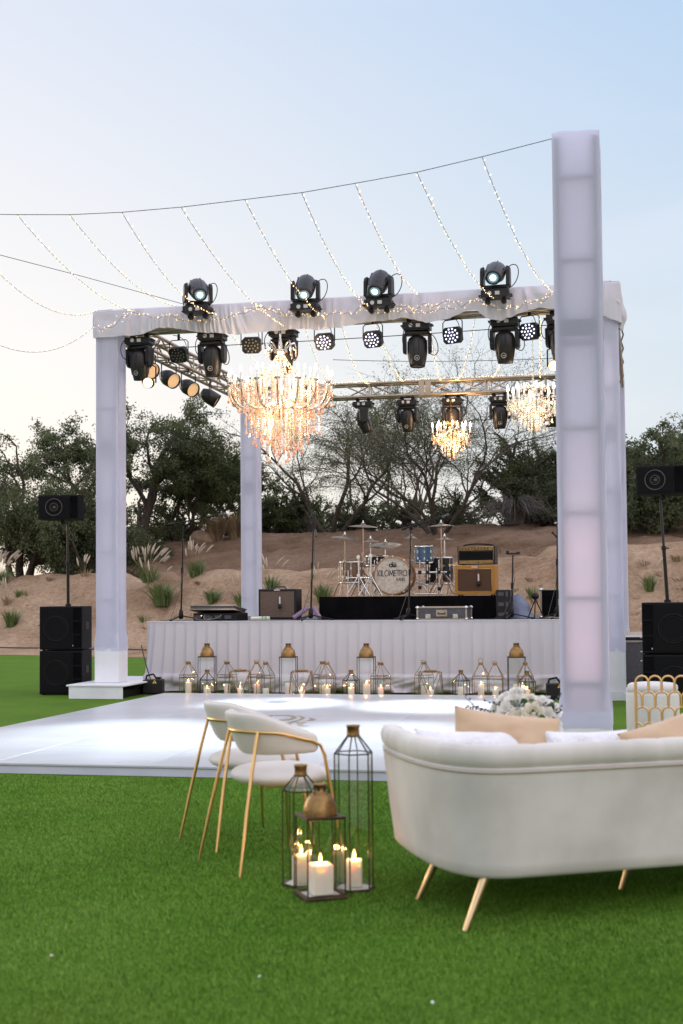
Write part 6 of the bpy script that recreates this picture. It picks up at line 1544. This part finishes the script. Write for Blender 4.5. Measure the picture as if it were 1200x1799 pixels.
tree('feathery tree cut by the right edge above the right loudspeaker', gp(1235, 38.5), 3.4, 1.1, 37, 3, 20000, 'olive', (.14, .034), 4, .35, trunk_r=.12)
tree('tall thin treetop showing above the back beam, farthest off', gp(705, 58.0), 8.6, .75, 52, 2, 6000, 'grey', (.14, .05), 4, .1, trunk_r=.12, bare=.2)
tree('low dark thicket at the foot of the left tree cluster', gp(118, 42.0), 2.1, 1.3, 91, 4, 10000, 'dark', (.11, .045), 3, .1, trunk_r=.05)
for px, y, h_, sd, lab in ((292, 46.0, 1.5, 201, 'low olive bush on the ridge between the left post and the brown grass'), (665, 45.0, 1.5, 202, 'low olive bush on the ridge behind the bass drum'), (838, 46.0, 1.9, 203, 'olive bush on the ridge above the brown amplifier'), (978, 41.5, 2.0, 205, 'olive bush on the ridge just left of the tall column'), (545, 49.0, 2.0, 206, 'olive bush on the ridge above the straight microphone stand'), (205, 40.5, 1.6, 207, 'olive bush at the foot of the stout tree behind the left post')):
    tree(lab, gp(px, y), h_, 1.35, sd, 6, 9000, 'olive', (.11, .04), 4, .15, 'bush', 'bushes on the ridge', .04, name='bush')
# ------------------------------------------------------------------ tufts of grass
GM = {'green': [mat('tuft_green', (.075, .125, .030), .7), mat('tuft_pale', (.16, .20, .07), .7)], 'dry': [mat('tuft_straw', (.30, .22, .12), .85), mat('tuft_tan', (.20, .13, .07), .85)]}
M['plume'] = mat('tan_plume', (.42, .34, .26), .95, c2=(.52, .44, .35), scale=40, bump=.5, bscale=120)
def tuft(label, p, hgt, wid, n, plumes, kind, seed, group='fountain grass on the slope', name='grass_tuft', cat='grass tuft', ph=1.0):
    rg = random.Random(seed); t = thing(name, label, cat, p, 0, group); mb = MB()
    for i in range(n):
        a = rg.random() * 6.28; r = rg.random() ** .6 * wid * .25; o = Vector((r * cos(a), r * sin(a), -.04)); b = a + rg.gauss(0, .6); out = wid * (.15 + .55 * rg.random()) * (.4 + r / (wid * .25) * .6); h_ = hgt * (.55 + .45 * rg.random()); w_ = .006 + .006 * rg.random()
        q = [o + Vector((cos(b), sin(b), 0)) * out * f ** 1.8 + Vector((0, 0, h_ * (f - .18 * f ** 3 * (out / wid) * 1.5))) for f in (0, .35, .7, 1.0)]; s_ = Vector((-sin(b + .8), cos(b + .8), 0)) * w_
        mb.add([q[0] - s_, q[0] + s_, q[1] - s_, q[1] + s_, q[2] - s_ * .7, q[2] + s_ * .7, q[3]], [(0, 1, 3, 2), (2, 3, 5, 4), (4, 5, 6)], int(rg.random() < .4))
    mb.build('blades', GM[kind], t)
    for i in range(plumes):
        a = rg.random() * 6.28; out = wid * (.15 + .55 * rg.random()); h_ = hgt * ph * (.85 + .45 * rg.random()); e = Vector((cos(a) * out, sin(a) * out * .6, h_)); d = Vector((cos(a) * .5 + .18, sin(a) * .3, .85)).normalized(); ln = .20 + .14 * rg.random()
        m_ = MB(); m_.tube([(0, 0, 0), e * .55 + Vector((0, 0, h_ * .08)), e], .003, 3, 1, False, True, False)
        m_.tube([e + d * ln * f + Vector((.03, 0, -.03)) * f * f for f in (0, .2, .5, .8, 1)], [.005, .020, .024, .017, .004], 6, 0); m_.build('plume', ['plume', GM['dry'][0]], t)
    return t
TT = [(284, 1062, .62, .62, 260, 4, 'green', 'large green fountain grass clump on the slope right of the left post'), (262, 1022, .46, .62, 120, 24, 'green', 'plumed fountain grass above the large green clump by the left post'), (344, 1012, .46, .46, 160, 14, 'green', 'plumed green tuft on the slope crest beside the boom microphone stand'), (374, 1058, .36, .4, 150, 0, 'green', 'small plain green tuft above the mixer rack'),
      (20, 1100, .46, .45, 190, 2, 'green', 'green tuft low on the slope at the left edge'), (34, 1048, .22, .25, 80, 0, 'green', 'tiny green tuft above the low one at the left edge'), (2, 1024, .44, .55, 130, 18, 'green', 'plumed tuft at the left edge below the tree trunks'), (14, 1062, .30, .35, 60, 6, 'dry', 'pale dry tuft between two green tufts at the left edge'), (88, 1020, .16, .25, 60, 0, 'dry', 'small rusty dry tuft on the crest left of the left post'),
      (426, 1066, .40, .40, 120, 4, 'green', 'sparse green tuft just left of the back post'), (476, 1036, .40, .36, 90, 5, 'green', 'plumed tuft just right of the back post'), (568, 1056, .44, .40, 150, 5, 'green', 'green plumed tuft left of the drum riser'), (254, 1092, .2, .3, 50, 0, 'green', 'low sparse tuft behind the left end of the stage'),
      (934, 1050, .30, .22, 50, 0, 'green', 'thin tuft on the sandy slope left of the tall column'), (1141, 1036, .34, .28, 110, 2, 'green', 'yellowish tuft on the sandy slope left of the right speaker pole'), (1190, 984, .16, .3, 50, 0, 'dry', 'rusty dry tuft on the crest at the right edge'), (350, 1025, .12, .3, 50, 0, 'dry', 'rusty stubble at the foot of the crest tuft'), (150, 1012, .25, .3, 30, 4, 'dry', 'few dry plumes on the crest touching the left post')]
for i, (px, py, h_, w_, n, pl_n, k_, lab) in enumerate(TT): tuft(lab, at_ground(px, py), h_ * 1.25, w_ * 1.2, n, pl_n, k_, 100 + i)
def crest(px, y): p = gy(px, 950, y); return Vector((p.x, y, height(p.x, y)))
for i, (px, y, h_, w_, lab) in enumerate(((378, 43.5, 1.15, 1.0, 'brown dry grass clump on the ridge left of the back post, the larger one'), (415, 44.2, 1.05, .9, 'brown dry grass clump on the ridge touching the back post'))): tuft(lab, crest(px, y), h_, w_, 750, 0, 'dry', 200 + i, 'dry grass clumps on the ridge')
t = tag(MB().lathe([(.001, -.1), (.34, -.05), (.40, .12), (.30, .34), (.14, .42), (.001, .43)], 9, 0, False).build('boulder', mat('tan_rock', (.22, .14, .09), .95, c2=(.32, .22, .15), scale=3, bump=.6, bscale=9)), 'tan boulder lying on the ridge beside the brown dry grass', 'rock'); t.location = crest(352, 43.2); t.rotation_euler = (.1, .2, .7)
# dry twiggy bush hanging down the slope
t = thing('dead_shrub', 'grey leafless twiggy shrub trailing down the slope near the tall column', 'shrub', crest(905, 40.0)); rg = random.Random(3); mb = MB()
for i in range(130):
    a = rg.random() * 6.28; l_ = .7 + 1.1 * rg.random(); x = cos(a) * l_ * .8; y = -abs(sin(a)) * l_ * .6; mb.tube([(rg.gauss(0, .1), 0, .1), (x * .4, y * .4, .55 + .4 * rg.random()), (x * .8, y * .8, .35 + .5 * rg.random()), (x * 1.1, y * 1.1, .1 + .4 * rg.random())], [.014, .009, .006, .003], 3, 0, False, True, False)
mb.build('twigs', 'twig', t)
rg = random.Random(8)
for i in range(10):
    px = (70, 120, 310, 380, 440, 620, 950, 1120, 1160, 1185)[i]; p = at_ground(px, (1100, 1060, 1085, 1043, 1060, 1035, 1030, 1080, 1010, 1060)[i]); r = .05 + .06 * rg.random()
    o = MB().lathe([(.001, -.4 * r), (.8 * r, -.2 * r), (r, .2 * r), (.6 * r, .6 * r), (.001, .7 * r)], 7, 0, False).build('stone', 'sand'); o.location = p; o.rotation_euler = (rg.random(), rg.random(), rg.random() * 6)
    tag(o, 'small sandy stone lying loose on the bare slope', 'stone', 'loose stones on the slope')

rg = random.Random(21)
for i in range(26):
    px = rg.choice((rg.uniform(5, 165), rg.uniform(225, 430), rg.uniform(470, 600), rg.uniform(900, 980), rg.uniform(1110, 1200), rg.uniform(640, 900))); p = at_ground(px, rg.uniform(965, 1110))
    tuft('small dry weed sprig growing on the bare sandy slope', p, .10 + .12 * rg.random(), .16 + .2 * rg.random(), 22, 0, 'dry', 400 + i, 'dry weed sprigs on the slope', 'weed', 'weed')
for i in range(22):
    px = rg.choice((rg.uniform(5, 165), rg.uniform(225, 430), rg.uniform(470, 600), rg.uniform(900, 980), rg.uniform(1110, 1200))); p = at_ground(px, rg.uniform(950, 1120)); r = .025 + .045 * rg.random()
    o = MB().lathe([(.001, -.4 * r), (.8 * r, -.2 * r), (r, .2 * r), (.6 * r, .6 * r), (.001, .7 * r)], 7, 0, False).build('stone', 'sand'); o.location = p; o.rotation_euler = (rg.random(), rg.random(), rg.random() * 6)
    tag(o, 'small sandy stone lying loose on the bare slope', 'stone', 'loose stones on the slope')
